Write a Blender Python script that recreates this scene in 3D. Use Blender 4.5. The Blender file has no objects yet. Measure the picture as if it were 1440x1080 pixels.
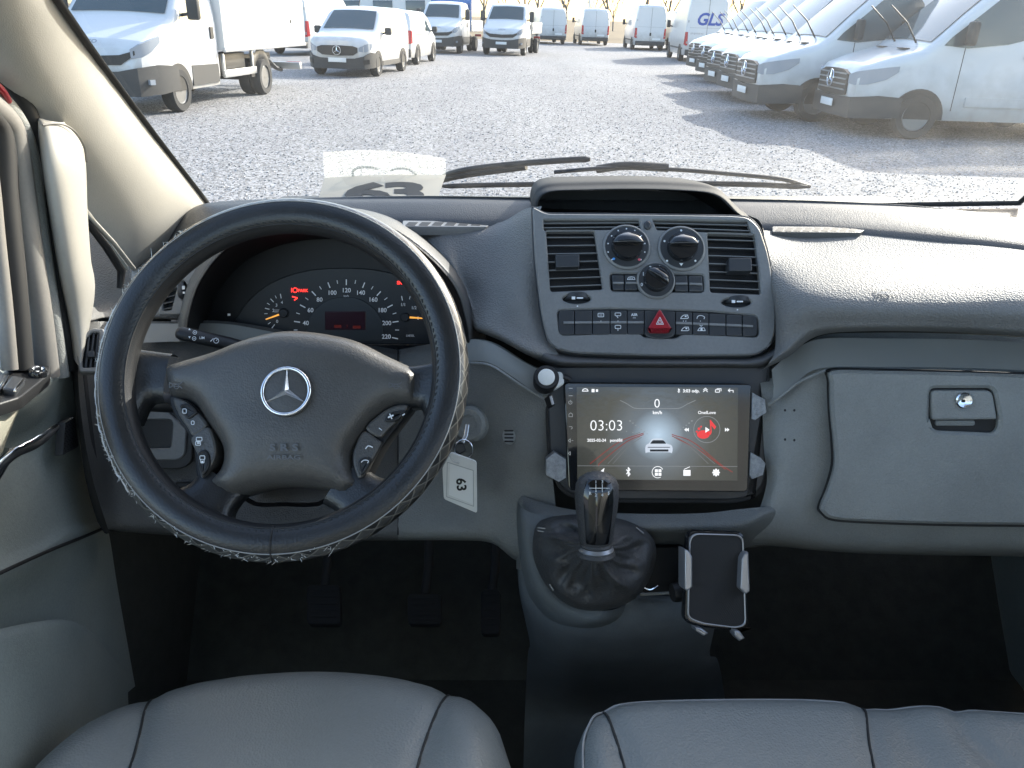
import bpy, bmesh, math, random
from mathutils import Vector as V, Matrix
from mathutils.geometry import delaunay_2d_cdt
random.seed(7)
R = math.radians
sc = bpy.context.scene
col = sc.collection

# ------------------------------------------------------------------ camera
F, PITCH, CZ = 1123.0, R(24.7), 1.70
cp, sp = math.cos(PITCH), math.sin(PITCH)
CAM = V((0, 0, CZ))
cd = bpy.data.cameras.new('camera'); cam = bpy.data.objects.new('camera', cd); col.objects.link(cam)
cam.location = CAM; cam.rotation_euler = (R(90) - PITCH, 0, 0)
cd.sensor_width = 36; cd.lens = 36 * F / 1440; cd.clip_start = 0.02; cd.clip_end = 2000
sc.camera = cam
# ------------------------------------------------------------------ sky, sun, exposure
SUN_EL, SUN_AZ = R(25.5), R(43)          # azimuth: to the right of straight ahead
w = bpy.data.worlds.new('World'); sc.world = w; w.use_nodes = True
nt = w.node_tree; bg = nt.nodes['Background']
sky = nt.nodes.new('ShaderNodeTexSky'); sky.sky_type = 'NISHITA'; sky.sun_disc = False
sky.sun_elevation = SUN_EL; sky.sun_rotation = SUN_AZ; sky.air_density = 1.0; sky.dust_density = 2.0; sky.ozone_density = .6
nt.links.new(sky.outputs[0], bg.inputs[0]); bg.inputs[1].default_value = 0.15
sd = bpy.data.lights.new('sun', 'SUN'); sd.energy = 2.5; sd.angle = R(0.6); sd.color = (1, .955, .88)
sun = bpy.data.objects.new('sun', sd); col.objects.link(sun)
to_sun = V((math.sin(SUN_AZ) * math.cos(SUN_EL), math.cos(SUN_AZ) * math.cos(SUN_EL), math.sin(SUN_EL)))
sun.rotation_euler = to_sun.to_track_quat('Z', 'Y').to_euler(); sun.location = (6, 6, 12)
sc.view_settings.view_transform = 'Standard'; sc.view_settings.look = 'None'
sc.view_settings.exposure = 1.9; sc.view_settings.gamma = 1.0
sc.render.engine = 'CYCLES'
sc.cycles.use_denoising = True
sc.cycles.max_bounces = 8; sc.cycles.diffuse_bounces = 4; sc.cycles.glossy_bounces = 4
sc.cycles.transparent_max_bounces = 12; sc.cycles.transmission_bounces = 6
sc.cycles.caustics_reflective = False; sc.cycles.caustics_refractive = False
sc.cycles.sample_clamp_indirect = 6.0

# ------------------------------------------------------------------ picture rays -> places in the cab
def ray(px, py):
    b = (540 - py) / F
    return V(((px - 720) / F, cp + sp * b, -sp + cp * b))
def H(px, py, y): r = ray(px, py); return CAM + r * (y / r.y)
def X(px, py, x): r = ray(px, py); return CAM + r * (x / r.x)
def Z(px, py, z): r = ray(px, py); return CAM + r * ((z - CZ) / r.z)

# ------------------------------------------------------------------ materials
M = {}
def mat(name, c, rough=.5, metal=0, grain=0, gs=500, mott=0, ms=6, coat=0, spec=.5, emit=None, es=1, sheen=0, gkind='V', wear=0, trans=0):
    m = bpy.data.materials.new(name); m.use_nodes = True
    n = m.node_tree; p = n.nodes['Principled BSDF']
    p.inputs['Base Color'].default_value = (*c, 1); p.inputs['Roughness'].default_value = rough
    p.inputs['Metallic'].default_value = metal; p.inputs['Specular IOR Level'].default_value = spec
    p.inputs['Coat Weight'].default_value = coat; p.inputs['Coat Roughness'].default_value = .08
    p.inputs['Sheen Weight'].default_value = sheen
    if emit: p.inputs['Emission Color'].default_value = (*emit, 1); p.inputs['Emission Strength'].default_value = es
    tc = None
    def coord():
        nonlocal tc
        if tc is None: tc = n.nodes.new('ShaderNodeTexCoord')
        return tc.outputs['Object']
    if mott:
        t = n.nodes.new('ShaderNodeTexNoise'); t.inputs['Scale'].default_value = ms; t.inputs['Detail'].default_value = 8
        t.inputs['Roughness'].default_value = .65
        n.links.new(coord(), t.inputs['Vector'])
        r = n.nodes.new('ShaderNodeValToRGB'); e = r.color_ramp.elements
        e[0].position = .36; e[1].position = .64
        t3 = n.nodes.new('ShaderNodeTexNoise'); t3.inputs['Scale'].default_value = ms * 45; t3.inputs['Detail'].default_value = 4
        n.links.new(coord(), t3.inputs['Vector'])
        sm = n.nodes.new('ShaderNodeMix'); sm.inputs[0].default_value = .35; n.links.new(t.outputs['Fac'], sm.inputs[2]); n.links.new(t3.outputs['Fac'], sm.inputs[3])
        e[0].color = (*[x * (1 - mott) for x in c], 1); e[1].color = (*[min(1, x * (1 + mott)) for x in c], 1)
        n.links.new(sm.outputs[0], r.inputs[0]); n.links.new(r.outputs[0], p.inputs['Base Color'])
        mr = n.nodes.new('ShaderNodeMapRange'); mr.inputs['To Min'].default_value = max(.02, rough - .1); mr.inputs['To Max'].default_value = min(1, rough + .12)
        n.links.new(t.outputs['Fac'], mr.inputs['Value']); n.links.new(mr.outputs[0], p.inputs['Roughness'])
    if grain:
        if gkind == 'V':
            t = n.nodes.new('ShaderNodeTexVoronoi'); t.inputs['Scale'].default_value = gs; out = t.outputs['Distance']
        elif gkind == 'W':
            t = n.nodes.new('ShaderNodeTexWave'); t.inputs['Scale'].default_value = gs; t.bands_direction = 'DIAGONAL'; out = t.outputs['Fac']
        else:
            t = n.nodes.new('ShaderNodeTexNoise'); t.inputs['Scale'].default_value = gs; t.inputs['Detail'].default_value = 6; out = t.outputs['Fac']
        n.links.new(coord(), t.inputs['Vector'])
        b = n.nodes.new('ShaderNodeBump'); b.inputs['Strength'].default_value = grain; b.inputs['Distance'].default_value = .002
        n.links.new(out, b.inputs['Height'])
        t2 = n.nodes.new('ShaderNodeTexNoise'); t2.inputs['Scale'].default_value = gs * .06; t2.inputs['Detail'].default_value = 3
        n.links.new(coord(), t2.inputs['Vector'])
        b2 = n.nodes.new('ShaderNodeBump'); b2.inputs['Strength'].default_value = grain * .5; b2.inputs['Distance'].default_value = .003
        n.links.new(t2.outputs['Fac'], b2.inputs['Height']); n.links.new(b.outputs[0], b2.inputs['Normal'])
        n.links.new(b2.outputs[0], p.inputs['Normal'])
    M[name] = m
    return m
mat('pad', (.170, .167, .160), .62, grain=.5, gs=400, mott=.13)
mat('dash_dark', (.070, .070, .070), .5, grain=.22, gs=600, mott=.13)
mat('lower', (.255, .262, .250), .50, grain=.34, gs=480, mott=.13, ms=9)
mat('weave', (.255, .262, .250), .55, grain=.22, gs=300, gkind='W')
mat('panel', (.190, .192, .190), .42, grain=.05, gs=900, mott=.13)
mat('panel_dark', (.034, .037, .041), .42, grain=.05, gs=900)
mat('black', (.004, .004, .0045), .55)
mat('black_gloss', (.012, .013, .015), .12, coat=.4)
mat('soft_black', (.012, .0125, .0135), .5, grain=.1, gs=700)
mat('wheel_leather', (.019, .0195, .020), .31, grain=.13, gs=430, mott=.15, ms=30)
mat('hub_plastic', (.072, .069, .064), .38, grain=.17, gs=460, mott=.13)
mat('beige', (.46, .44, .395), .55, grain=.08, gs=600, mott=.05, ms=5)
mat('cowl', (.03, .032, .035), .75, spec=.25, grain=.1, gs=600)
mat('frame_grey', (.20, .19, .175), .6, mott=.08)
mat('beige_handle', (.36, .345, .31), .45, grain=.04, gs=700, mott=.04)
mat('gasket', (.02, .02, .02), .7)
mat('door_grey', (.30, .335, .315), .55, grain=.2, gs=520, mott=.13)
mat('armrest_beige', (.44, .42, .34), .5, grain=.2, gs=500, mott=.06)  # yellow of the sunlit patch put into the arm rest colour
mat('seat', (.185, .202, .200), .38, grain=.26, gs=380, mott=.07, ms=7)
mat('seam', (.018, .02, .02), .7)
mat('piping', (.30, .31, .31), .6)
mat('carpet', (.045, .046, .040), .95, grain=.6, gs=900, gkind='N', mott=.25, ms=30)
mat('tunnel', (.105, .118, .122), .75, grain=.3, gs=500, gkind='N', mott=.15, ms=20)
mat('chrome', (.85, .86, .88), .12, 1)
mat('steel', (.55, .56, .57), .3, 1)
mat('satin', (.32, .33, .35), .35, .6)
mat('white_print', (.75, .77, .78), .5)
mat('white_plastic', (.72, .72, .68), .4, mott=.06, ms=40)
mat('paper', (.80, .80, .77), .7)
mat('ink', (.01, .01, .01), .6)
mat('red_plastic', (.32, .012, .022), .3, coat=.3)
mat('red_lamp', (.5, .01, .01), .3, emit=(1, .03, .02), es=.9)
mat('needle', (.8, .28, .02), .4, emit=(1, .45, .08), es=.25)
mat('gauge_print', (.7, .72, .74), .5, emit=(.8, .85, .9), es=.03)
mat('gauge_face', (.010, .011, .012), .45)
mat('gauge_inner', (.024, .028, .030), .45)
mat('lcd', (.015, .012, .018), .15, emit=(.10, .02, .035), es=.015)
mat('boot', (.055, .056, .057), .46, grain=.3, gs=300, spec=.45)
mat('knob_leather', (.055, .057, .06), .45, grain=.4, gs=420)
mat('knob_gloss', (.003, .003, .0035), .04, coat=.5)
mat('rubber_mesh', (.030, .030, .030), .6, grain=.7, gs=260, gkind='W')
mat('tape', (.30, .31, .32), .5, .3, grain=.5, gs=500, gkind='N', mott=.35, ms=160)
mat('stitch', (.30, .30, .29), .8)
mat('thread', (.62, .62, .60), .9)
mat('blue_mark', (.1, .35, .8), .5)
mat('red_mark', (.7, .12, .15), .5)
mat('emboss', (.105, .108, .112), .5)
mat('pedal_rubber', (.012, .012, .012), .8)
mat('driver_plastic', (.165, .170, .162), .5, grain=.34, gs=480, mott=.13, ms=9)  # same plastic as lower, with shade below the wheel put into the colour
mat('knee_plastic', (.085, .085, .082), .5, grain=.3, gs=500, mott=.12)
mat('pad_emboss', (.22, .225, .23), .5)

def emis(name, c, s):
    m = bpy.data.materials.new(name); m.use_nodes = True; n = m.node_tree; p = n.nodes['Principled BSDF']
    p.inputs['Base Color'].default_value = (.01, .01, .01, 1); p.inputs['Roughness'].default_value = .15
    p.inputs['Emission Color'].default_value = (*c, 1); p.inputs['Emission Strength'].default_value = s
    M[name] = m; return m
emis('ui_white', (.93, .96, 1), .32); emis('ui_red', (1, .05, .06), .22); emis('ui_grey', (.6, .65, .7), .12); emis('ui_dim', (.7, .75, .8), .06)
emis('ui_segment', (1, .12, .1), .015); emis('ui_trail', (1, .12, .1), .07); emis('ui_glow', (.75, .85, 1), .22)

# ------------------------------------------------------------------ object helpers
def prop(o, label=None, cat=None, group=None, kind=None):
    if label: o['label'] = label
    if cat: o['category'] = cat
    if group: o['group'] = group
    if kind: o['kind'] = kind
    return o
def thing(name, label, cat, loc=(0, 0, 0), group=None):
    o = bpy.data.objects.new(name, None); col.objects.link(o); o.location = loc; o.empty_display_size = .05
    return prop(o, label, cat, group)
def smooth(me, ang=38):
    for p in me.polygons: p.use_smooth = True
    me.set_sharp_from_angle(angle=R(ang))
def obj(name, verts, faces, m, par=None, sm=38, uv=None, label=None):
    me = bpy.data.meshes.new(name); me.from_pydata([tuple(v) for v in verts], [], faces); me.update()
    if sm: smooth(me, sm)
    if m: me.materials.append(M[m])
    o = bpy.data.objects.new(name, me); col.objects.link(o)
    if par is not None: attach(o, par)
    if label: o['label'] = label
    return o
def root_loc(p):
    l = V((0, 0, 0))
    while p is not None: l += p.location if p.type == 'EMPTY' else V((0, 0, 0)); p = p.parent
    return l
def attach(o, par):
    o.parent = par
    o.matrix_parent_inverse = Matrix.Translation(-V(par.location)) if par.type == 'EMPTY' else Matrix.Identity(4)
    if par.type != 'EMPTY': o.matrix_parent_inverse = Matrix.Identity(4)
    return o
def fixnorm(o):
    bm = bmesh.new(); bm.from_mesh(o.data); bmesh.ops.recalc_face_normals(bm, faces=bm.faces); bm.to_mesh(o.data); bm.free(); return o

def cr(p, t):
    n = len(p) - 1
    if n < 1: return p[0]
    x = min(max(t, 0), 1) * n; i = min(int(x), n - 1); f = x - i
    a = p[i - 1] if i > 0 else p[i] * 2 - p[i + 1]
    b, c = p[i], p[i + 1]
    d = p[i + 2] if i + 2 <= n else p[i + 1] * 2 - p[i]
    return ((b * 2) + (c - a) * f + (a * 2 - b * 5 + c * 4 - d) * f * f + (b * 3 - a - c * 3 + d) * f ** 3) * .5
def crv(pts, n, closed=False):
    pts = [V(p) for p in pts]
    if closed:
        m = len(pts); q = pts[-2:] + pts + pts[:3]
        return [cr(q, (2 + i * m / n) / (len(q) - 1)) for i in range(n)]
    return [cr(pts, i / (n - 1)) for i in range(n)]
def px2(pts, n, closed=False):
    return [(p.x, p.y) for p in crv([(a, b, 0) for a, b in pts], n, closed)]
def net(name, rows, m, par, su=6, sv=5, sm=60):
    a = [crv(r, (len(r) - 1) * su + 1) for r in rows]
    nc = len(a[0]); cols_ = [crv([r[j] for r in a], (len(rows) - 1) * sv + 1) for j in range(nc)]
    nr = len(cols_[0]); v = [cols_[j][i] for i in range(nr) for j in range(nc)]
    f = [(i * nc + j, i * nc + j + 1, (i + 1) * nc + j + 1, (i + 1) * nc + j) for i in range(nr - 1) for j in range(nc - 1)]
    return obj(name, v, f, m, par, sm)

class PL:
    def __init__(s, a, b, c):
        s.p = V(a); n = (V(b) - V(a)).cross(V(c) - V(a)).normalized()
        if n.dot(CAM - s.p) < 0: n = -n
        s.n = n; u = V((1, 0, 0)); u = (u - n * u.dot(n))
        if u.length < .3: u = V((0, 1, 0)); u = u - n * u.dot(n)
        s.u = u.normalized(); s.v = n.cross(s.u)
    def hit(s, px, py, h=0):
        r = ray(px, py); return CAM + r * ((s.p + s.n * h - CAM).dot(s.n) / r.dot(s.n))
    def to2(s, P): d = P - s.p; return V((d.dot(s.u), d.dot(s.v)))
    def to3(s, q, h): return s.p + s.u * q[0] + s.v * q[1] + s.n * h
    def loop(s, pxs, h):
        l = [s.to2(s.hit(a, b, h)) for a, b in pxs]
        return l if area(l) > 0 else l[::-1]
def area(l): return sum(l[i - 1][0] * l[i][1] - l[i][0] * l[i - 1][1] for i in range(len(l))) * .5
def inset(l, d):
    n = len(l); out = []
    for i in range(n):
        a, b, c = l[i - 1], l[i], l[(i + 1) % n]
        e, g = (b - a), (c - b)
        if e.length < 1e-9: e = g
        if g.length < 1e-9: g = e
        e = e.normalized(); g = g.normalized(); n1 = V((-e.y, e.x)); n2 = V((-g.y, g.x)); k = n1 + n2
        k = k.normalized() if k.length > 1e-6 else n1
        out.append(b + k * (d / max(.45, k.dot(n1))))
    return out
def safe_inset(l, d):
    o = inset(l, d); n = len(l)
    for _ in range(4):
        for i in range(n):
            j = (i + 1) % n
            if (o[j] - o[i]).dot(l[j] - l[i]) < 0: m = (o[i] + o[j]) / 2; o[i] = m.copy(); o[j] = m.copy()
    return o
def rr(x0, y0, x1, y1, r, n=5): return rq([(x0, y0), (x1, y0), (x1, y1), (x0, y1)], r, n)
def rq(q, r, n=5):
    out = []; k = len(q)
    rs = r if isinstance(r, (list, tuple)) else [r] * k
    for i in range(k):
        a, b, c = V(q[i - 1]), V(q[i]), V(q[(i + 1) % k]); r_ = rs[i]
        if r_ <= 0: out.append(tuple(b)); continue
        p0 = b + (a - b).normalized() * r_; p1 = b + (c - b).normalized() * r_
        for j in range(n + 1):
            t = j / n; out.append(tuple(p0 * (1 - t) ** 2 + b * 2 * t * (1 - t) + p1 * t * t))
    return out
def circ(cx, cy, rx, ry=None, n=32, rot=0):
    ry = ry or rx
    return [(cx + rx * math.cos(2 * math.pi * i / n + rot), cy + ry * math.sin(2 * math.pi * i / n + rot)) for i in range(n)]
def rings_mesh(rings, cap0=True, cap1=True):
    n = len(rings[0]); v = [p for r in rings for p in r]; f = []
    for k in range(len(rings) - 1):
        for i in range(n):
            j = (i + 1) % n; f.append((k * n + i, k * n + j, (k + 1) * n + j, (k + 1) * n + i))
    if cap0: f.append(tuple(range(n - 1, -1, -1)))
    if cap1: f.append(tuple((len(rings) - 1) * n + i for i in range(n)))
    return v, f
def slab(name, pxs, pl, h0, h1, m, par, b=.0015, dish=0, sm=38):
    l = pl.loop(pxs, h1)
    rs = [[pl.to3(q, h0) for q in l], [pl.to3(q, h1 - b) for q in l], [pl.to3(q, h1 - b * .3) for q in safe_inset(l, b * .3)], [pl.to3(q, h1) for q in safe_inset(l, b)]]
    if dish: rs.append([pl.to3(q, h1 + dish) for q in inset(l, b + abs(dish) * 1.5)])
    v, f = rings_mesh(rs)
    o = obj(name, v, f, m, par, sm); o.data.polygons[len(f) - 1].use_smooth = False; o.data.polygons[len(f) - 2].use_smooth = False
    return o
def inside(p, l):
    c = False
    for i in range(len(l)):
        a, b = l[i - 1], l[i]
        if (a[1] > p[1]) != (b[1] > p[1]) and p[0] < (b[0] - a[0]) * (p[1] - a[1]) / (b[1] - a[1]) + a[0]: c = not c
    return c
def plate(name, outer, holes, pl, h, m, par, depth=.02, edge=.01, b=.0015):
    lo = pl.loop(outer, h); hs = [pl.loop(q, h) for q in holes]
    lo_i = inset(lo, b); hs_o = [inset(q, -b) for q in hs]
    pts = []; ed = []
    for l in [lo_i] + hs_o:
        k = len(pts); pts += l; ed += [(k + i, k + (i + 1) % len(l)) for i in range(len(l))]
    vv, _, ff, *_ = delaunay_2d_cdt(pts, ed, [], 0, 1e-7)
    v = [pl.to3(q, h) for q in vv]; f = []
    for t in ff:
        c = sum((vv[i] for i in t), V((0, 0))) / len(t)
        if inside(c, lo_i) and not any(inside(c, q) for q in hs_o): f.append(tuple(t))
    def wall(a, bq, h0, dp):
        k = len(v); n = len(a)
        for q in a: v.append(pl.to3(q, h))
        for q in bq: v.append(pl.to3(q, h - b))
        for q in bq: v.append(pl.to3(q, h - dp))
        for s in range(2):
            for i in range(n):
                j = (i + 1) % n; f.append((k + s * n + i, k + s * n + j, k + (s + 1) * n + j, k + (s + 1) * n + i))
    wall(lo_i, lo, h, edge)
    for a, q in zip(hs_o, hs): wall(a, q, h, depth)
    nf = len([1 for _ in f]); o = obj(name, v, f, m, par, 30)
    for p in o.data.polygons:
        if abs(p.normal.dot(pl.n)) > .999: p.use_smooth = False
    bm = bmesh.new(); bm.from_mesh(o.data); bmesh.ops.remove_doubles(bm, verts=bm.verts, dist=1e-6); bmesh.ops.recalc_face_normals(bm, faces=bm.faces); bm.to_mesh(o.data); bm.free()
    return o
def segd(p, a, b):
    d = b - a; t = max(0, min(1, (p - a).dot(d) / max(d.dot(d), 1e-12))); return (p - a - d * t).length
def dome2(name, l, hfun, to3, m, par, step, base=None, sm=60):
    """constrained triangulation of a 2-D outline lifted by hfun(point, distance to edge)"""
    l = [V(q) for q in l]; x0 = min(q.x for q in l); x1 = max(q.x for q in l); y0 = min(q.y for q in l); y1 = max(q.y for q in l)
    pts = list(l); n = len(l); ed = [(i, (i + 1) % n) for i in range(n)]; dist = {}
    j = 0; y = y0
    while y < y1:
        x = x0 + (step * .5 if j % 2 else 0)
        while x < x1:
            q = V((x, y))
            if inside(q, l):
                d = min(segd(q, l[i - 1], l[i]) for i in range(n))
                if d > step * .4: pts.append(q)
            x += step
        y += step * .87; j += 1
    vv, _, ff, *_ = delaunay_2d_cdt(pts, ed, [], 0, 1e-7)
    v = []; 
    for q in vv:
        d = min(segd(q, l[i - 1], l[i]) for i in range(n)); v.append(to3(q, hfun(q, d)))
    f = []
    for t in ff:
        c = sum((vv[i] for i in t), V((0, 0))) / len(t)
        if inside(c, l): f.append(tuple(t))
    if base is not None:
        k = len(v); v += [to3(q, hfun(q, 0)) for q in l] + [to3(q, base) for q in l]
        for i in range(n): j2 = (i + 1) % n; f.append((k + i, k + j2, k + n + j2, k + n + i))
        o = obj(name, v, f, m, par, sm)
        bm = bmesh.new(); bm.from_mesh(o.data); bmesh.ops.remove_doubles(bm, verts=bm.verts, dist=1e-6); bmesh.ops.recalc_face_normals(bm, faces=bm.faces); bm.to_mesh(o.data); bm.free(); smooth(o.data, sm)
        return o
    return fixnorm(obj(name, v, f, m, par, sm))
def dome(name, pxs, pl, h0, Hh, k, m, par, step=.006, base=None, extra=None):
    l = pl.loop(pxs, h0 + Hh)
    f = lambda q, d: h0 + Hh * (1 - math.exp(-(d / k))) + (extra(q) if extra else 0)
    return dome2(name, l, f, pl.to3, m, par, step, base)
def tube(name, pts, r, m, par, n=8, closed=False, flat=1.0, upv=None, sm=60, caps=True):
    pts = [V(p) for p in pts]; k = len(pts); rs = r if isinstance(r, (list, tuple)) else [r] * k
    v = []; f = []; up = V(upv) if upv else None; prev = None
    for i in range(k):
        a = pts[i - 1] if (i > 0 or closed) else pts[i]; b = pts[(i + 1) % k] if (i < k - 1 or closed) else pts[i]
        t = (b - a).normalized()
        if up is not None: s = t.cross(up).normalized()
        elif prev is None: s = t.cross(V((0, 0, 1)) if abs(t.z) < .9 else V((1, 0, 0))).normalized()
        else: s = (prev - t * prev.dot(t)).normalized()
        prev = s; q = s.cross(t)
        for j in range(n):
            a_ = 2 * math.pi * j / n; v.append(pts[i] + s * (math.cos(a_) * rs[i]) + q * (math.sin(a_) * rs[i] * flat))
    for i in range(k if closed else k - 1):
        i2 = (i + 1) % k
        for j in range(n): j2 = (j + 1) % n; f.append((i * n + j, i * n + j2, i2 * n + j2, i2 * n + j))
    if caps and not closed: f.append(tuple(range(n - 1, -1, -1))); f.append(tuple((k - 1) * n + j for j in range(n)))
    return obj(name, v, f, m, par, sm) if name else (v, f)
def lathe(name, prof, c, ax, m, par, n=32, sm=35, sx=1.0):
    ax = V(ax).normalized(); s = ax.cross(V((0, 0, 1)) if abs(ax.z) < .9 else V((1, 0, 0))).normalized(); q = ax.cross(s)
    c = V(c); rings = [[c + ax * h + s * (math.cos(2 * math.pi * j / n) * r) + q * (math.sin(2 * math.pi * j / n) * r) for j in range(n)] for r, h in prof]
    v, f = rings_mesh(rings, prof[0][0] > 1e-5, prof[-1][0] > 1e-5)
    o = obj(name, v, f, m, par, sm) if name else (v, f)
    return o
def box(name, c, s, m, par, b=0, ax=None, sm=35):
    """box with centre c, size s, optional bevel and axes (x,y,z vectors)"""
    c = V(c); A = ax or (V((1, 0, 0)), V((0, 1, 0)), V((0, 0, 1)))
    bm = bmesh.new(); bmesh.ops.create_cube(bm, size=1)
    for v in bm.verts: v.co = V((v.co.x * s[0], v.co.y * s[1], v.co.z * s[2]))
    if b: bmesh.ops.bevel(bm, geom=bm.edges[:], offset=b, segments=2, affect='EDGES', profile=.5)
    me = bpy.data.meshes.new(name)
    for v in bm.verts: v.co = c + A[0] * v.co.x + A[1] * v.co.y + A[2] * v.co.z
    bmesh.ops.recalc_face_normals(bm, faces=bm.faces)
    bm.to_mesh(me); bm.free(); smooth(me, sm); me.materials.append(M[m])
    o = bpy.data.objects.new(name, me); col.objects.link(o)
    if par is not None: attach(o, par)
    return o

# ---- flat print: everything drawn on a plane, in one mesh per mark group
def text2(s, bold=0, shear=0):
    cu = bpy.data.curves.new('t', 'FONT'); cu.body = s; cu.size = 1; cu.align_x = 'CENTER'; cu.offset = bold; cu.shear = shear; cu.resolution_u = 3
    o = bpy.data.objects.new('t', cu); me = bpy.data.meshes.new_from_object(o)
    v = [V((q.co.x, q.co.y)) for q in me.vertices]; f = [tuple(p.vertices) for p in me.polygons]
    bpy.data.objects.remove(o); bpy.data.curves.remove(cu); bpy.data.meshes.remove(me)
    return v, f
class Print:
    """collects flat marks in picture units, then lays them on a plane"""
    def __init__(s): s.v = []; s.f = []
    def add(s, v, f): k = len(s.v); s.v += v; s.f += [tuple(i + k for i in t) for t in f]; return s
    def text(s, t, x, y, h, bold=0, shear=0, rot=0, sx=1):
        v, f = text2(t, bold, shear); k = h / .7; c, n = math.cos(rot), math.sin(rot); o = []
        for q in v:
            a, b = q.x * k * sx, (q.y - .35) * k; o.append((x + a * c + b * n, y + a * n - b * c))
        return s.add(o, f)
    def poly(s, p): return s.add([tuple(q) for q in p], [tuple(range(len(p)))])
    def line(s, p, w, closed=False):
        p = [V(q) for q in p]; n = len(p)
        for i in range(n if closed else n - 1):
            a, b = p[i], p[(i + 1) % n]; d = (b - a)
            if d.length < 1e-6: continue
            e = d.normalized(); k = V((-e.y, e.x)) * w / 2; x = e * w * .2
            s.poly([tuple(a - x + k), tuple(b + x + k), tuple(b + x - k), tuple(a - x - k)])
        return s
    def ring(s, x, y, r, w, n=24, a0=0, a1=360):
        return s.line([(x + r * math.cos(R(a0 + (a1 - a0) * i / n)), y + r * math.sin(R(a0 + (a1 - a0) * i / n))) for i in range(n + 1)], w)
    def rect(s, x0, y0, x1, y1): return s.poly([(x0, y0), (x1, y0), (x1, y1), (x0, y1)])
    def lay(s, name, pl, h, m, par, stuff=False):
        v = [pl.hit(a, b, h) for a, b in s.v]
        o = fixcam(obj(name, v, s.f, m, par, 0), pl)
        if stuff: o['kind'] = 'stuff'
        return o
def fixcam(o, pl):
    me = o.data
    bm = bmesh.new(); bm.from_mesh(me)
    for f in bm.faces:
        f.normal_update()
        if f.normal.dot(pl.n) < 0: f.normal_flip()
    bm.to_mesh(me); bm.free(); return o
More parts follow.
